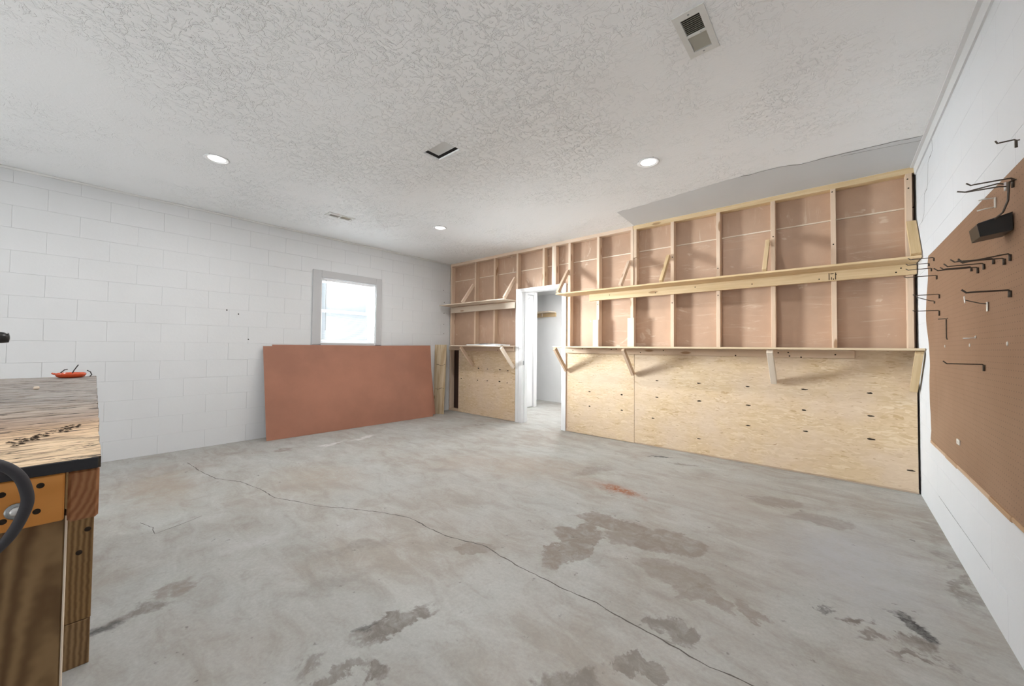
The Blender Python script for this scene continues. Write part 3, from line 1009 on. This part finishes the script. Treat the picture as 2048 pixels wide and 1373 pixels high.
# lumber grade stamp: an ink border with strokes inside
sxx, szz = 5.535, 1.895
for (a, b, c_, d_) in ((-.026, -.020, -.036, .030), (.020, .026, -.036, .030), (-.014, .010, .018, .025), (-.008, -.003, -.034, -.010), (.004, .012, -.036, -.024)):
    box('grade_stamp', (sxx + a, -0.0388, szz + c_), (sxx + b, -0.0379, szz + d_), 'dark', us, 0.0)

ls = shelf('long lower shelf right of the doorway, propped on diagonal brackets above the strand board', 2.612, 6.07, 0.36, 1.203, 0.019, 'ply_edge')
box('shelf_board', (2.616, -0.362, 1.203), (3.628, -0.0135, 1.222), 'ply_edge', ls)
box('shelf_board', (3.629, -0.362, 1.203), (6.074, -0.0135, 1.222), 'ply_edge', ls)
box('ledger', (2.612, -0.050, 1.126), (5.682, -0.0125, 1.202), 'pine', ls)
for x, w in ((2.632, .036), (3.620, .036), (5.082, .050)):
    beam('bracket', (x, -0.334, 1.190), (x, -0.034, 0.872), 0.05, w, (0, 1, -1), 'pine' if x < 5 else 'pine_pale', ls)
beam('bracket', (6.046, -0.334, 1.190), (6.044, -0.034, 0.872), 0.05, 0.048, (0, 1, -1), 'pine_warm', ls)
for x, z in ((2.75, 1.16), (2.9, 1.19), (3.4, 1.19), (3.33, 1.185), (3.72, 1.15), (4.0, 1.18), (4.75, 1.135), (5.12, 1.17), (5.2, 1.175), (5.21, 1.14), (5.3, 1.13), (5.55, 1.16)):
    lathe('nail_head', [(0.007, 0.0), (0.006, 0.0012), (0.001, 0.0014)], (x, -0.050, z), 'dark', ls, 8, '-Y')

ul = shelf('pale upper shelf left of the doorway, reaching into the corner', 0.05, 1.65, 0.30, 1.955, 0.015, 'pine_pale')
box('shelf_board', (0.052, -0.300, 1.953), (1.652, -0.001, 1.966), 'pine_pale', ul)
box('rail', (0.075, -0.038, 1.836), (1.655, -0.0008, 1.936), 'pine_pale', ul)
beam('brace', (0.652, -0.272, 1.974), (0.652, -0.004, 2.325), 0.05, 0.036, (0, 1, 1), 'pine', ul)
beam('brace', (1.630, -0.272, 1.974), (1.630, -0.004, 2.335), 0.05, 0.036, (0, 1, 1), 'pine', ul)

ll = shelf('thin lower shelf left of the doorway with white sheets lying on it', 0.42, 1.65, 0.36, 1.21, 0.014, 'pine_pale')
prism('shelf_board', [(0.06, -0.012), (0.43, -0.362), (1.645, -0.362), (1.652, -0.012)], 2, 1.212, 1.226, 'pine_pale', ll)
box('ledger', (0.052, -0.050, 1.138), (1.645, -0.0125, 1.2115), 'pine', ll)
beam('bracket', (0.690, -0.332, 1.196), (0.690, -0.032, 0.868), 0.05, 0.036, (0, 1, -1), 'pine', ll)
beam('bracket', (1.634, -0.332, 1.196), (1.634, -0.032, 0.868), 0.05, 0.036, (0, 1, -1), 'pine_pale', ll)
for x, z in ((1.36, 1.19), (1.3, 1.15)):
    lathe('nail_head', [(0.007, 0.0), (0.006, 0.0012), (0.001, 0.0014)], (x, -0.050, z), 'dark', ll, 8, '-Y')

# things lying on the left shelves
p = tag(box('foam_sheet', (0.80, -0.30, 1.2265), (1.585, -0.06, 1.244), 'paper', None, 0.003), 'thick white sheet lying flat on the lower left shelf, bottom of the pair', 'sheet')
V, F = [], []
for i in range(13):
    x = 0.93 + i * 0.045
    zz = 1.246 + 0.012 * math.sin(i / 12 * math.pi) ** 2
    for y in (-0.24, -0.05):
        V.append((x, y, zz)); V.append((x, y, zz + 0.0025))
for i in range(12):
    a, b = i * 4, i * 4 + 4
    F += [[a, b, b + 2, a + 2], [a + 1, a + 3, b + 3, b + 1], [a, a + 1, b + 1, b], [a + 2, b + 2, b + 3, a + 3]]
F += [[0, 2, 3, 1], [48, 49, 51, 50]]
me = mesh_of('paper_sheet', V, F)
me.materials.append(M['paper'])
tag(link('paper_sheet', me, None), 'thin bowed white sheet lying on top of the thick one, lower left shelf', 'sheet')
pl = empty('pliers', (1.60, -0.28, 1.232), 'small dark pliers at the right end of the lower left shelf', 'tool')
tube('handle', [(1.500, -0.325, 1.253), (1.545, -0.315, 1.254), (1.58, -0.305, 1.253)], 0.006, 'black', pl)
tube('handle', [(1.505, -0.275, 1.252), (1.545, -0.285, 1.253), (1.58, -0.295, 1.253)], 0.006, 'black', pl)
lathe('pivot', [(0.011, -0.006), (0.011, 0.006), (0.002, 0.007)], (1.588, -0.300, 1.253), 'tool', pl, 12)
tube('jaw', [(1.590, -0.300, 1.253), (1.620, -0.303, 1.252), (1.640, -0.302, 1.250)], 0.007, 'tool', pl, 8, [1.2, 1.0, .5])
# rests on the bracket end of the shelf
for o in list(pl.children):
    o.matrix_basis = Matrix.Translation((0, 0, -0.0205)) @ o.matrix_basis
    o.matrix_basis = Matrix.Translation((-0.0, 0.0, 0.0)) @ o.matrix_basis
tag(box('wood_offcut', (1.10, -0.13, 1.9665), (1.215, -0.06, 2.005), 'pine_pale', None, 0.002), 'small pale block of wood on the upper left shelf', 'wood block')
tag(box('pry_strip', (1.24, -0.12, 1.9665), (1.42, -0.09, 1.974), 'dark', None, 0.001), 'thin dark flat strip beside the wood block, upper left shelf', 'strip')

# ------------------------------------------------------------------ sheets and planks leaning on the left wall


def leaning(name, bl_, br, tr, tl, th, mat, label, cat, group=None, edge='board_edge', upright=False):
    P = [Vector(q) for q in ((br, tr, tl, bl_) if upright else (bl_, br, tr, tl))]
    x = (P[1] - P[0])
    Lx = x.length
    x.normalize()
    y = (P[3] - P[0]) - x * (P[3] - P[0]).dot(x)
    y.normalize()
    z = x.cross(y)
    R = Matrix((x, y, z)).transposed().to_4x4()
    R.translation = P[0]
    inv = R.inverted()
    Q = [inv @ q for q in P]
    V = [(q.x, q.y, 0.0) for q in Q] + [(q.x, q.y, -th) for q in Q]
    F = [[0, 1, 2, 3], [7, 6, 5, 4], [0, 4, 5, 1], [1, 5, 6, 2], [2, 6, 7, 3], [3, 7, 4, 0]]
    me = mesh_of(name, V, F)
    me.materials.append(M[mat])
    me.materials.append(M[edge])
    for i in (2, 3, 4, 5):
        me.polygons[i].material_index = 1
    return tag(link(name, me, None, None, R), label, cat, group)


leaning('hardboard_sheet', (0.220, -3.108, 0.002), (0.335, -0.625, 0.002), (0.062, -0.560, 1.205), (0.040, -3.118, 1.186), 0.006, 'hardboard',
        'large brown hardboard sheet leaning under the window, nearest of the two', 'board', 'hardboard sheets under the window')
leaning('hardboard_sheet', (0.200, -3.00, 0.002), (0.207, -0.474, 0.002), (0.046, -0.50, 1.207), (0.024, -3.01, 1.206), 0.006, 'hardboard',
        'second brown hardboard sheet behind the first, a sliver showing at its right edge', 'board', 'hardboard sheets under the window')
leaning('wood_plank', (0.110, -0.442, 0.002), (0.300, -0.372, 0.002), (0.230, -0.265, 1.236), (0.030, -0.420, 1.243), 0.018, 'old_board',
        'upright weathered plank standing in the corner beside the brown sheets', 'plank', None, 'old_board', True)

_pk = [o for o in COL.objects if o.name.startswith('wood_plank')][0]
_mw = WM[_pk]
for i, f in enumerate((0.36, 0.70)):
    pts = []
    for j in range(9):
        t = j / 8
        pts.append(_mw @ Vector((1.25 * (1 - f) + 0.02 * math.sin(t * 5 + i * 2) - 0.0, 0.0, 0.0)))
    # lay the split across the face: local y spans the width
    pts = [_mw @ Vector((1.245 * f + 0.014 * math.sin(j * 0.8 + i * 2), 0.012 + 0.172 * j / 8, 0.0004)) for j in range(9)]
    ribbon('split', pts, 0.007, _mw.to_3x3() @ Vector((0, 0, 1)), 'dark', _pk)

# ------------------------------------------------------------------ ceiling lights and vents
LBL = ['lit round ceiling downlight nearest the left wall, above the workbench side', 'lit round ceiling downlight in front of the long shelves',
       'small-looking lit ceiling downlight nearest the doorway corner', 'lit round ceiling downlight above the camera']
for (x, y), lb in zip(DOWNLIGHTS_AND_FILL[:3], LBL):
    dl = empty('ceiling_downlight', (x, y, H), lb, 'light', 'recessed ceiling downlights')
    lathe('trim_ring', [(0.064, 0.012), (0.068, -0.001), (0.088, -0.001), (0.090, -0.004), (0.086, -0.007), (0.070, -0.006), (0.064, 0.0)], (x, y, H), 'vinyl', dl, 40)
    lathe('diffuser', [(0.062, 0.0), (0.058, -0.003), (0.03, -0.0045), (0.004, -0.005)], (x, y, H), 'lens', dl, 40)

VL = ['large white ceiling vent near the top of the view, half its louvres open dark', 'small-looking white ceiling vent close to the left wall']
for (vx, vy), lb in zip(VENTS, VL):
    v = empty('ceiling_vent', (vx, vy, H), lb, 'vent', 'ceiling vents')
    slab_with_holes('frame', 2, H - 0.006, H - 0.0005, vx - 0.070, vx + 0.070, vy - 0.160, vy + 0.160,
                    [(vx - 0.042, vx + 0.042, vy - 0.122, vy - 0.008), (vx - 0.042, vx + 0.042, vy + 0.008, vy + 0.122)], 'vent', v)
    box('duct', (vx - 0.06, vy - 0.14, H + 0.10), (vx + 0.06, vy + 0.14, H + 0.11), 'vent_dark', v, 0.0)
    for bank, (ya, yb, tilt) in enumerate(((vy - 0.120, vy - 0.010, 0.9), (vy + 0.010, vy + 0.120, -0.9))):
        for i in range(9):
            y = ya + (i + 0.5) * (yb - ya) / 9
            c, s = math.cos(tilt), math.sin(tilt)
            beam('slat', (vx - 0.041, y, H + 0.001), (vx + 0.041, y, H + 0.001), 0.0115, 0.0012, (0, c, s), 'vent_slat', v, 0.0)
    for yy in (vy - 0.140, vy + 0.140):
        lathe('screw', [(0.005, 0.0), (0.004, -0.0015), (0.001, -0.002)], (vx, yy, H - 0.006), 'zinc', v, 8)
    tube('lever', [(vx + 0.02, vy + 0.0, H - 0.006), (vx + 0.02, vy - 0.004, H - 0.016)], 0.002, 'vent', v, 6)

# ------------------------------------------------------------------ pegboard on the right wall
PX = W - 0.030                       # face of the sheet
pb = empty('pegboard', (PX, -2.0, 1.22), 'large brown pegboard sheet with a wavy far edge on the right wall', 'pegboard')
prof = [(-0.715, 0.583), (-0.756, 0.659), (-0.800, 0.80), (-0.805, 0.88), (-0.758, 1.072), (-0.717, 1.21), (-0.700, 1.387), (-0.728, 1.56), (-0.729, 1.754), (-0.705, 1.812), (-0.757, 1.868)]


def edge_y(z):
    for (ya, za), (yb, zb) in zip(prof, prof[1:]):
        if za <= z <= zb:
            t = (z - za) / (zb - za)
            t = t * t * (3 - 2 * t)
            return ya + (yb - ya) * t
    return prof[-1][0]


V, F = [], []
NZ, NY = 40, 24
for i in range(NZ + 1):
    z = 0.584 + (1.868 - 0.584) * i / NZ
    e = edge_y(z)
    for j in range(NY + 1):
        t = j / NY
        y = e + (-3.16 - e) * t
        bulge = 0.012 * math.exp(-((t) / 0.05) ** 2) * math.sin((z - 0.584) * 5.2) ** 2
        V.append((PX - bulge, y, z))
n0 = len(V)
V += [(x + 0.005, y, z) for x, y, z in V]
for i in range(NZ):
    for j in range(NY):
        a = i * (NY + 1) + j
        q = [a, a + 1, a + NY + 2, a + NY + 1]
        F.append(q)
        F.append([n0 + k for k in q[::-1]])
ring = [j for j in range(NY + 1)] + [i * (NY + 1) + NY for i in range(1, NZ + 1)] + [NZ * (NY + 1) + j for j in range(NY - 1, -1, -1)] + [i * (NY + 1) for i in range(NZ - 1, 0, -1)]
for k in range(len(ring)):
    a, b = ring[k], ring[(k + 1) % len(ring)]
    F.append([b, a, n0 + a, n0 + b])
me = mesh_of('sheet', V, F)
me.materials.append(M['peg'])
link('sheet', me, None, pb)
# furring strips that hold it off the wall; the lower one shows as a chipped ledge
yy = -0.735
while yy > -3.1:
    ln = random.uniform(0.16, 0.34)
    y1 = max(yy - ln, -3.14)
    box('ledge_strip', (PX - 0.004 - random.uniform(0, 0.003), y1 + 0.001, 0.566 - random.uniform(0, 0.006)), (W - 0.0015, yy, 0.583), 'furring', pb, 0.003)
    yy = y1
for z0, z1 in ((0.60, 0.64), (1.20, 1.24), (1.81, 1.85)):
    box('furring_strip', (PX + 0.006, -3.12, z0), (W - 0.0015, -0.86, z1), 'furring', pb)
for y in (-1.238, -1.80, -2.341):
    lathe('screw', [(0.009, 0.0), (0.008, 0.002), (0.002, 0.003)], (PX, y, 1.230), 'steel', pb, 12, '-X')
pt = empty('label_plate', (PX, -1.55, 0.715), 'small ivory plate low on the pegboard', 'plate')
box('cover', (PX - 0.006, -1.575, 0.700), (PX - 0.0006, -1.520, 0.728), 'plate', pt, 0.002)
lathe('screw', [(0.003, 0.0), (0.002, 0.001), (0.001, 0.0012)], (PX - 0.006, -1.548, 0.714), 'zinc', pt, 8, '-X')

HK = [  # y, z, drop, length, tip rise, tilt up along shaft, label
    (-0.971, 1.818, .024, .121, .012, .000, 'bent wire peg hook at the upper far corner of the pegboard, highest of its column'),
    (-0.790, 1.811, .021, .114, .010, .000, 'wire peg hook right at the far edge of the pegboard, nearest the stud wall'),
    (-0.880, 1.762, .021, .123, .010, .000, 'wire peg hook just below the two highest ones at the far edge'),
    (-1.050, 1.688, .027, .150, .008, .000, 'long straight wire peg hook in front of the upper shelf rail'),
    (-1.121, 1.558, .027, .117, .006, .000, 'straight wire peg hook above a drooping one at the far edge'),
    (-0.965, 1.531, .017, .084, .006, .030, 'short drooping wire peg hook at the far edge of the pegboard'),
    (-1.112, 1.457, .034, .118, .006, .000, 'straight wire peg hook below the drooping one at the far edge'),
    (-2.399, 1.429, .027, .120, .012, .000, 'thick long peg hook alone above the twisted wire clip'),
    (-2.048, 1.143, .029, .122, .012, .000, 'lowest wire peg hook, alone on the bare lower half of the pegboard'),
    (-2.077, 1.585, .027, .119, .014, .000, 'right one of three bunched wire peg hooks with upturned tip'),
    (-1.982, 1.584, .028, .137, .012, .000, 'longest of three bunched wire peg hooks, reaching furthest left'),
    (-1.875, 1.604, .022, .102, .010, .000, 'shortest of three bunched wire peg hooks, tucked between the others'),
    (-2.341, 1.559, .026, .118, .014, .000, 'middle one of three crossing peg hooks under the black bin'),
    (-2.212, 1.582, .024, .119, .012, .000, 'furthest left of three crossing peg hooks under the black bin'),
    (-2.407, 1.563, .027, .129, .014, -.02, 'peg hook at the picture edge, sloping across the other two under the bin'),
    (-2.453, 1.831, .036, .112, .010, .000, 'upper wire peg hook at the top edge of the pegboard, above the forked pair'),
    (-2.497, 1.954, .029, .050, .010, .000, 'single wire hook on the white wall above the pegboard, at the picture edge'),
]


def peg_hook(y, z, drop, L, rise, tilt, label, mat='wire', r=0.0026):
    h = empty('peg_hook', (PX, y, z), label, 'hook', 'wire peg hooks on the pegboard')
    x0 = PX - 0.004
    tube('shaft', [(x0, y, z - 0.004), (x0 - 0.004, y, z), (x0 - 0.02, y, z + tilt * 0.1), (PX - L * 0.82, y, z + tilt * 0.8), (PX - L * 0.9, y, z - 0.001 + tilt * 0.9), (PX - L, y, z + rise + tilt)], r, mat, h, 7)
    tube('back_leg', [(x0, y, z - 0.003), (x0, y, z - drop)], r * 1.5, mat, h, 7)
    tube('prong', [(x0, y, z - 0.0045), (PX + 0.004, y, z - 0.0045)], r * .9, mat, h, 6)
    return h


for a in HK:
    peg_hook(*a, r=0.0034 if a[0] < -2.3 and a[1] < 1.5 else 0.0026)
# the hook above the sheet is held by a short batten on the wall
# forked pair
fk = empty('peg_hook', (PX, -2.377, 1.838), 'forked double wire peg hook at the top edge of the pegboard', 'hook', 'wire peg hooks on the pegboard')
tube('shaft', [(PX - 0.004, -2.372, 1.835), (PX - 0.02, -2.372, 1.842), (PX - 0.100, -2.366, 1.832), (PX - 0.121, -2.365, 1.840)], 0.0026, 'wire', fk, 7)
tube('shaft', [(PX - 0.004, -2.384, 1.822), (PX - 0.02, -2.384, 1.826), (PX - 0.098, -2.367, 1.831)], 0.0026, 'wire', fk, 7)
tube('back_leg', [(PX - 0.004, -2.377, 1.840), (PX - 0.004, -2.377, 1.808)], 0.0045, 'steel', fk, 8)
# hook turned down
dh = empty('peg_hook', (PX, -1.314, 1.391), 'peg hook swung down so that its long arm hangs flat on the board', 'hook', 'wire peg hooks on the pegboard')
tube('shaft', [(PX - 0.034, -1.300, 1.391), (PX - 0.006, -1.314, 1.391), (PX - 0.005, -1.314, 1.385), (PX - 0.005, -1.314, 1.278), (PX - 0.004, -1.325, 1.270)], 0.0028, 'wire', dh, 7)
tube('prong', [(PX - 0.006, -1.314, 1.390), (PX + 0.004, -1.335, 1.396)], 0.0024, 'wire', dh, 6)
# twisted wire clip with two bright flat ends
cl = empty('wire_clip', (PX, -2.10, 1.41), 'wire clip with two bright white flat ends, under the lone thick hook', 'clip')
beam('flat_end', (PX - 0.0045, -2.115, 1.412), (PX - 0.0045, -2.115, 1.372), 0.016, 0.003, (0, 1, 0), 'steel', cl, 0.0008)
beam('flat_end', (PX - 0.062, -2.085, 1.444), (PX - 0.060, -2.085, 1.414), 0.013, 0.003, (0, 1, 0), 'steel', cl, 0.0008)
tube('wire', [(PX - 0.004, -2.112, 1.404), (PX - 0.02, -2.105, 1.408), (PX - 0.045, -2.092, 1.420), (PX - 0.061, -2.086, 1.428)], 0.0022, 'wire', cl, 7)
sc_ = empty('small_clip', (PX, -1.917, 1.265), 'tiny bright metal clip just above the row of screws on the pegboard', 'clip')
tube('wire', [(PX - 0.003, -1.917, 1.265), (PX - 0.022, -1.915, 1.262), (PX - 0.040, -1.913, 1.262)], 0.0024, 'steel', sc_, 7)
beam('flat_end', (PX - 0.003, -1.925, 1.270), (PX - 0.003, -1.910, 1.264), 0.010, 0.003, (0, 0, 1), 'steel', sc_, 0.0006)
wh = empty('peg_bracket', (PX, -2.249, 1.82), 'small cream coated double peg bracket above the black bin', 'bracket')
tube('arm', [(PX - 0.003, -2.249, 1.820), (PX - 0.03, -2.249, 1.822), (PX - 0.046, -2.249, 1.820)], 0.0028, 'plate', wh, 7)
tube('arm', [(PX - 0.003, -2.247, 1.784), (PX - 0.03, -2.247, 1.782), (PX - 0.05, -2.247, 1.778)], 0.0026, 'plate', wh, 7)
beam('back_leg', (PX - 0.004, -2.249, 1.823), (PX - 0.004, -2.249, 1.780), 0.007, 0.005, (0, 1, 0), 'plate', wh, 0.001)
# long curved rod hanging in front of the bin
rd = empty('curved_rod', (PX, -2.41, 1.80), 'long curved dark rod hanging down across the black bin', 'rod')
tube('rod', [(PX - 0.004, -2.47, 1.818), (PX - 0.016, -2.475, 1.812), (PX - 0.018, -2.475, 1.785), (PX - 0.020, -2.475, 1.745), (PX - 0.032, -2.475, 1.705), (PX - 0.050, -2.475, 1.685)], 0.0032, 'wire', rd, 8)
tube('prong', [(PX - 0.004, -2.47, 1.818), (PX + 0.004, -2.47, 1.818)], 0.003, 'wire', rd, 6)
# black bin
bn = empty('peg_bin', (PX, -2.38, 1.65), 'black plastic bin hung on the pegboard, open at the top', 'bin')
bx0, bx1, by_0, by_1, bz0, bz1 = PX - 0.082, PX - 0.004, -2.445, -2.33, 1.632, 1.708
prism('side', [(bx0 + 0.006, bz0), (bx1, bz0 + 0.012), (bx1, bz1), (bx0 - 0.002, bz1 - 0.026)], 1, by_0, by_0 + 0.003, 'black', bn)
prism('side', [(bx0 + 0.006, bz0), (bx1, bz0 + 0.012), (bx1, bz1), (bx0 - 0.002, bz1 - 0.026)], 1, by_1 - 0.003, by_1, 'black', bn)
beam('front', (bx0 + 0.004, (by_0 + by_1) / 2, bz0), (bx0 - 0.003, (by_0 + by_1) / 2, bz1 - 0.026), by_1 - by_0, 0.004, (0, 1, 0), 'black', bn, 0.001)
beam('bottom', (bx0 + 0.005, (by_0 + by_1) / 2, bz0 + 0.001), (bx1, (by_0 + by_1) / 2, bz0 + 0.013), by_1 - by_0 - 0.006, 0.003, (0, 1, 0), 'black', bn, 0.001)
box('back', (bx1 - 0.003, by_0 + 0.003, bz0 + 0.014), (bx1, by_1 - 0.003, bz1), 'black', bn, 0.001)
tube('rim', [(bx0 - 0.002, by_0, bz1 - 0.026), (bx1, by_0, bz1)], 0.0022, 'rubber', bn, 6)

# ------------------------------------------------------------------ workbench (its near end fills the left edge of the view)
BZ = 0.996
RB = math.radians(-1.03)
wb = empty('workbench', (4.563, -4.645, 0), 'heavy wooden workbench with weathered top and black edging at the near end', 'workbench', rz=RB)
BM = WM[wb]


def bbox(name, lo, hi, mat, parent=None, c=0.002, world_mesh=False):
    parent = parent or wb
    lo, hi = Vector(lo), Vector(hi)
    d = hi - lo
    ax = max(range(3), key=lambda i: d[i])
    R, s = [(Matrix.Identity(4), (d.x, d.y, d.z)), (Matrix.Rotation(math.pi / 2, 4, 'Z'), (d.y, d.x, d.z)), (Matrix.Rotation(-math.pi / 2, 4, 'Y'), (d.z, d.y, d.x))][ax]
    return link(name, box_mesh(*s, c, mat), None, parent, BM @ Matrix.Translation((lo + hi) / 2) @ R)


# top: grid with a slightly ragged surface, local origin at the near corner
V, F = [], []
NX, NYB = 60, 26
for i in range(NX + 1):
    for j in range(NYB + 1):
        x = -2.50 * i / NX
        y = -0.78 * j / NYB
        ed = random.uniform(-0.002, 0.002) if j == 0 else 0
        V.append((x, y + ed + (0.0), -random.uniform(0, 0.0012)))
n0 = len(V)
V += [(x, y, -0.020) for x, y, z in V]
for i in range(NX):
    for j in range(NYB):
        a = i * (NYB + 1) + j
        q = [a, a + NYB + 1, a + NYB + 2, a + 1]
        F.append(q)
        F.append([n0 + k for k in q[::-1]])
ring = [j for j in range(NYB + 1)] + [i * (NYB + 1) + NYB for i in range(1, NX + 1)] + [NX * (NYB + 1) + j for j in range(NYB - 1, -1, -1)] + [i * (NYB + 1) for i in range(NX - 1, 0, -1)]
for k in range(len(ring)):
    a, b = ring[k], ring[(k + 1) % len(ring)]
    F.append([a, b, n0 + b, n0 + a])
me = mesh_of('top', V, F)
me.materials.append(M['bench_top'])
link('top', me, None, wb, BM @ Matrix.Translation((0, 0, BZ)))
bbox('edging', (0.0005, -0.78, BZ - 0.020), (0.004, -0.002, BZ - 0.001), 'black_edge')
bbox('apron', (-0.038, -0.78, 0.894), (0.0, -0.0405, BZ - 0.0215), 'cedar')
for y, z in ((-0.067, 0.960), (-0.106, 0.955), (-0.070, 0.918), (-0.104, 0.912)):
    q = BM @ Vector((0.0, y, z))
    lathe('screw_hole', [(0.0046, 0.0), (0.0042, 0.0005), (0.001, 0.0006)], (0, 0, 0), 'dark', wb, 14, mw=Matrix.Translation(q) @ Matrix.Rotation(RB, 4, 'Z') @ Matrix.Rotation(math.pi / 2, 4, 'Y'))
# side rail along the far side, its sawn end showing beside the apron
rl = link('side_rail', box_mesh(2.46, 0.037, 0.088, 0.004, 'endgrain'), None, wb, BM @ Matrix.Translation((-1.232, -0.0185, 0.931)))
bbox('side_rail', (-2.46, -0.78, 0.888), (-0.04, -0.742, 0.975), 'cedar')
bbox('leg', (-0.077, -0.24, 0.0), (-0.0395, -0.0400, 0.8925), 'treated')
bbox('leg_lit_edge', (-0.077, -0.0398, 0.0), (-0.0385, -0.0375, 0.890), 'pine_pale')  # pale strip: the lit side of the leg put into colour
bbox('leg', (-1.16, -0.075, 0.168), (-1.122, -0.001 + 0.004, 0.886), 'treated')
bbox('leg', (-1.16, -0.075, 0.0), (-1.122, -0.001 + 0.003, 0.166), 'treated')
bbox('leg', (-2.40, -0.08, 0.0), (-2.345, 0.008, 0.886), 'treated')
bbox('leg', (-0.077, -0.78, 0.0), (-0.0395, -0.60, 0.8925), 'treated')
bbox('leg', (-2.40, -0.78, 0.0), (-2.345, -0.70, 0.886), 'treated')
for z in (0.57, 0.50, 0.42):
    q = BM @ Vector((-1.122, -0.012 - 0.02 * (z < 0.5), z))
    lathe('screw_hole', [(0.009, 0.0), (0.008, 0.001), (0.001, 0.0012)], (0, 0, 0), 'dark', wb, 10, mw=Matrix.Translation(q) @ Matrix.Rotation(RB, 4, 'Z') @ Matrix.Rotation(math.pi / 2, 4, 'Y'))
# cross members so that the frame stands on its own
bbox('stretcher', (-2.345, -0.70, 0.80), (-2.30, -0.08, 0.886), 'treated')
bbox('stretcher', (-1.16, -0.742, 0.80), (-1.122, -0.076, 0.886), 'treated')

# cable looped over the near end and its clip
cb = empty('power_cord', (4.62, -4.74, 0.95), 'thick black cord looping in front of the bench apron, at the picture edge', 'cord')
tube('cord', smooth_path([(4.52, -4.95, BZ + 0.012), (4.58, -4.86, BZ + 0.022), (4.64, -4.79, 1.034), (4.665, -4.762, 1.033), (4.668, -4.740, 1.020), (4.668, -4.727, 1.002), (4.666, -4.721, 0.980), (4.662, -4.720, 0.962),
              (4.655, -4.725, 0.940), (4.645, -4.733, 0.918), (4.635, -4.743, 0.900), (4.625, -4.757, 0.884), (4.615, -4.79, 0.868), (4.61, -4.85, 0.86), (4.605, -4.92, 0.87)]), 0.0068, 'rubber', cb, 12)
ct = empty('washer_screw', (4.566, -4.7355, 0.928), 'bright round screw head with washer on the orange apron, behind the cord', 'screw')
lathe('washer', [(0.0125, 0.0), (0.0125, 0.0018), (0.007, 0.002)], (4.5645, -4.7355, 0.926), 'zinc', ct, 20, 'X')
lathe('head', [(0.0075, 0.002), (0.0068, 0.005), (0.003, 0.0065), (0.001, 0.0067)], (4.5645, -4.7355, 0.926), 'steel', ct, 16, 'X')

# dark tool standing on the bench outside the frame; only its tapered nose shows
tl = empty('bench_tool', (3.6, -5.05, BZ), 'dark tapered tool nose poking in at the picture edge above the bench', 'tool')
box('foot', (3.52, -5.18, BZ + 0.001), (3.68, -5.00, BZ + 0.02), 'tool', tl, 0.004)
box('body', (3.56, -5.14, BZ + 0.02), (3.64, -5.03, 1.27), 'tool', tl, 0.012)
lathe('nose', [(0.010, 0.0), (0.030, 0.06), (0.034, 0.10), (0.020, 0.17), (0.017, 0.196), (0.015, 0.208), (0.004, 0.21)], (3.6, -5.030, 1.214), 'black', tl, 20, 'Y')

# orange dish at the far edge of the bench and bits of wire in and by it
of = empty('plastic_dish', (2.17, -4.70, BZ), 'small glossy orange plastic dish at the far edge of the bench', 'dish')
lathe('bowl', [(0.044, 0.0), (0.056, 0.006), (0.062, 0.018), (0.060, 0.026), (0.056, 0.028), (0.052, 0.022), (0.046, 0.010), (0.002, 0.008)], (2.165, -4.703, BZ + 0.0005), 'orange', of, 36)
tube('lip', [(2.165, -4.755, BZ + 0.020), (2.165, -4.772, BZ + 0.026), (2.165, -4.776, BZ + 0.030)], 0.005, 'orange', of, 8, [1.2, 1, .8])
for nm, pts, lb in (('wire_scrap', [(2.15, -4.745, BZ + 0.010), (2.15, -4.742, BZ + 0.030), (2.15, -4.728, BZ + 0.046), (2.15, -4.716, BZ + 0.049)], 'curved black wire scrap standing at the left of the orange dish'),
                    ('wire_scrap', [(2.14, -4.703, BZ + 0.012), (2.14, -4.692, BZ + 0.040), (2.14, -4.675, BZ + 0.074)], 'straight black wire scrap sticking up from the middle of the orange dish'),
                    ('wire_scrap', [(2.155, -4.628, BZ + 0.002), (2.155, -4.620, BZ + 0.012), (2.155, -4.626, BZ + 0.030), (2.155, -4.640, BZ + 0.040)], 'hooked black wire scrap at the right of the orange dish')):
    tag(tube(nm, pts, 0.0028, 'black', None, 7), lb, 'wire', 'black wire scraps on the bench')
tag(box('wood_chip', (2.93, -4.802, BZ + 0.0005), (2.955, -4.785, BZ + 0.012), 'pine_pale', None, 0.003), 'pale wood chip lying on the grey far part of the bench top', 'wood chip')
# a few chips of bark along the dark split in the bench top
deb = []
for _ in range(90):
    t = random.random()
    deb.append((4.17 + 0.16 * t + random.gauss(0, 0.018), -4.672 - 0.085 * t + random.gauss(0, 0.006)))
V, F = [], []
for x, y in deb:
    b = len(V)
    s = random.uniform(0.001, 0.0034)
    a0 = random.uniform(0, 6)
    for k in range(5):
        a = a0 + k * 1.2566
        V.append((x + 0.9 * s * math.cos(a), y + 1.7 * s * math.sin(a), BZ + 0.0008))
    V.append((x, y, BZ + 0.0008 + s * 0.7))
    F += [[b + k, b + (k + 1) % 5, b + 5] for k in range(5)] + [[b + 4, b + 3, b + 2, b + 1, b]]
me = mesh_of('bark_crumbs', V, F)
me.materials.append(M['dark'])
tag(link('bark_crumbs', me, None), 'dark bark crumbs scattered on the tan near part of the bench top', 'debris', None, 'stuff')
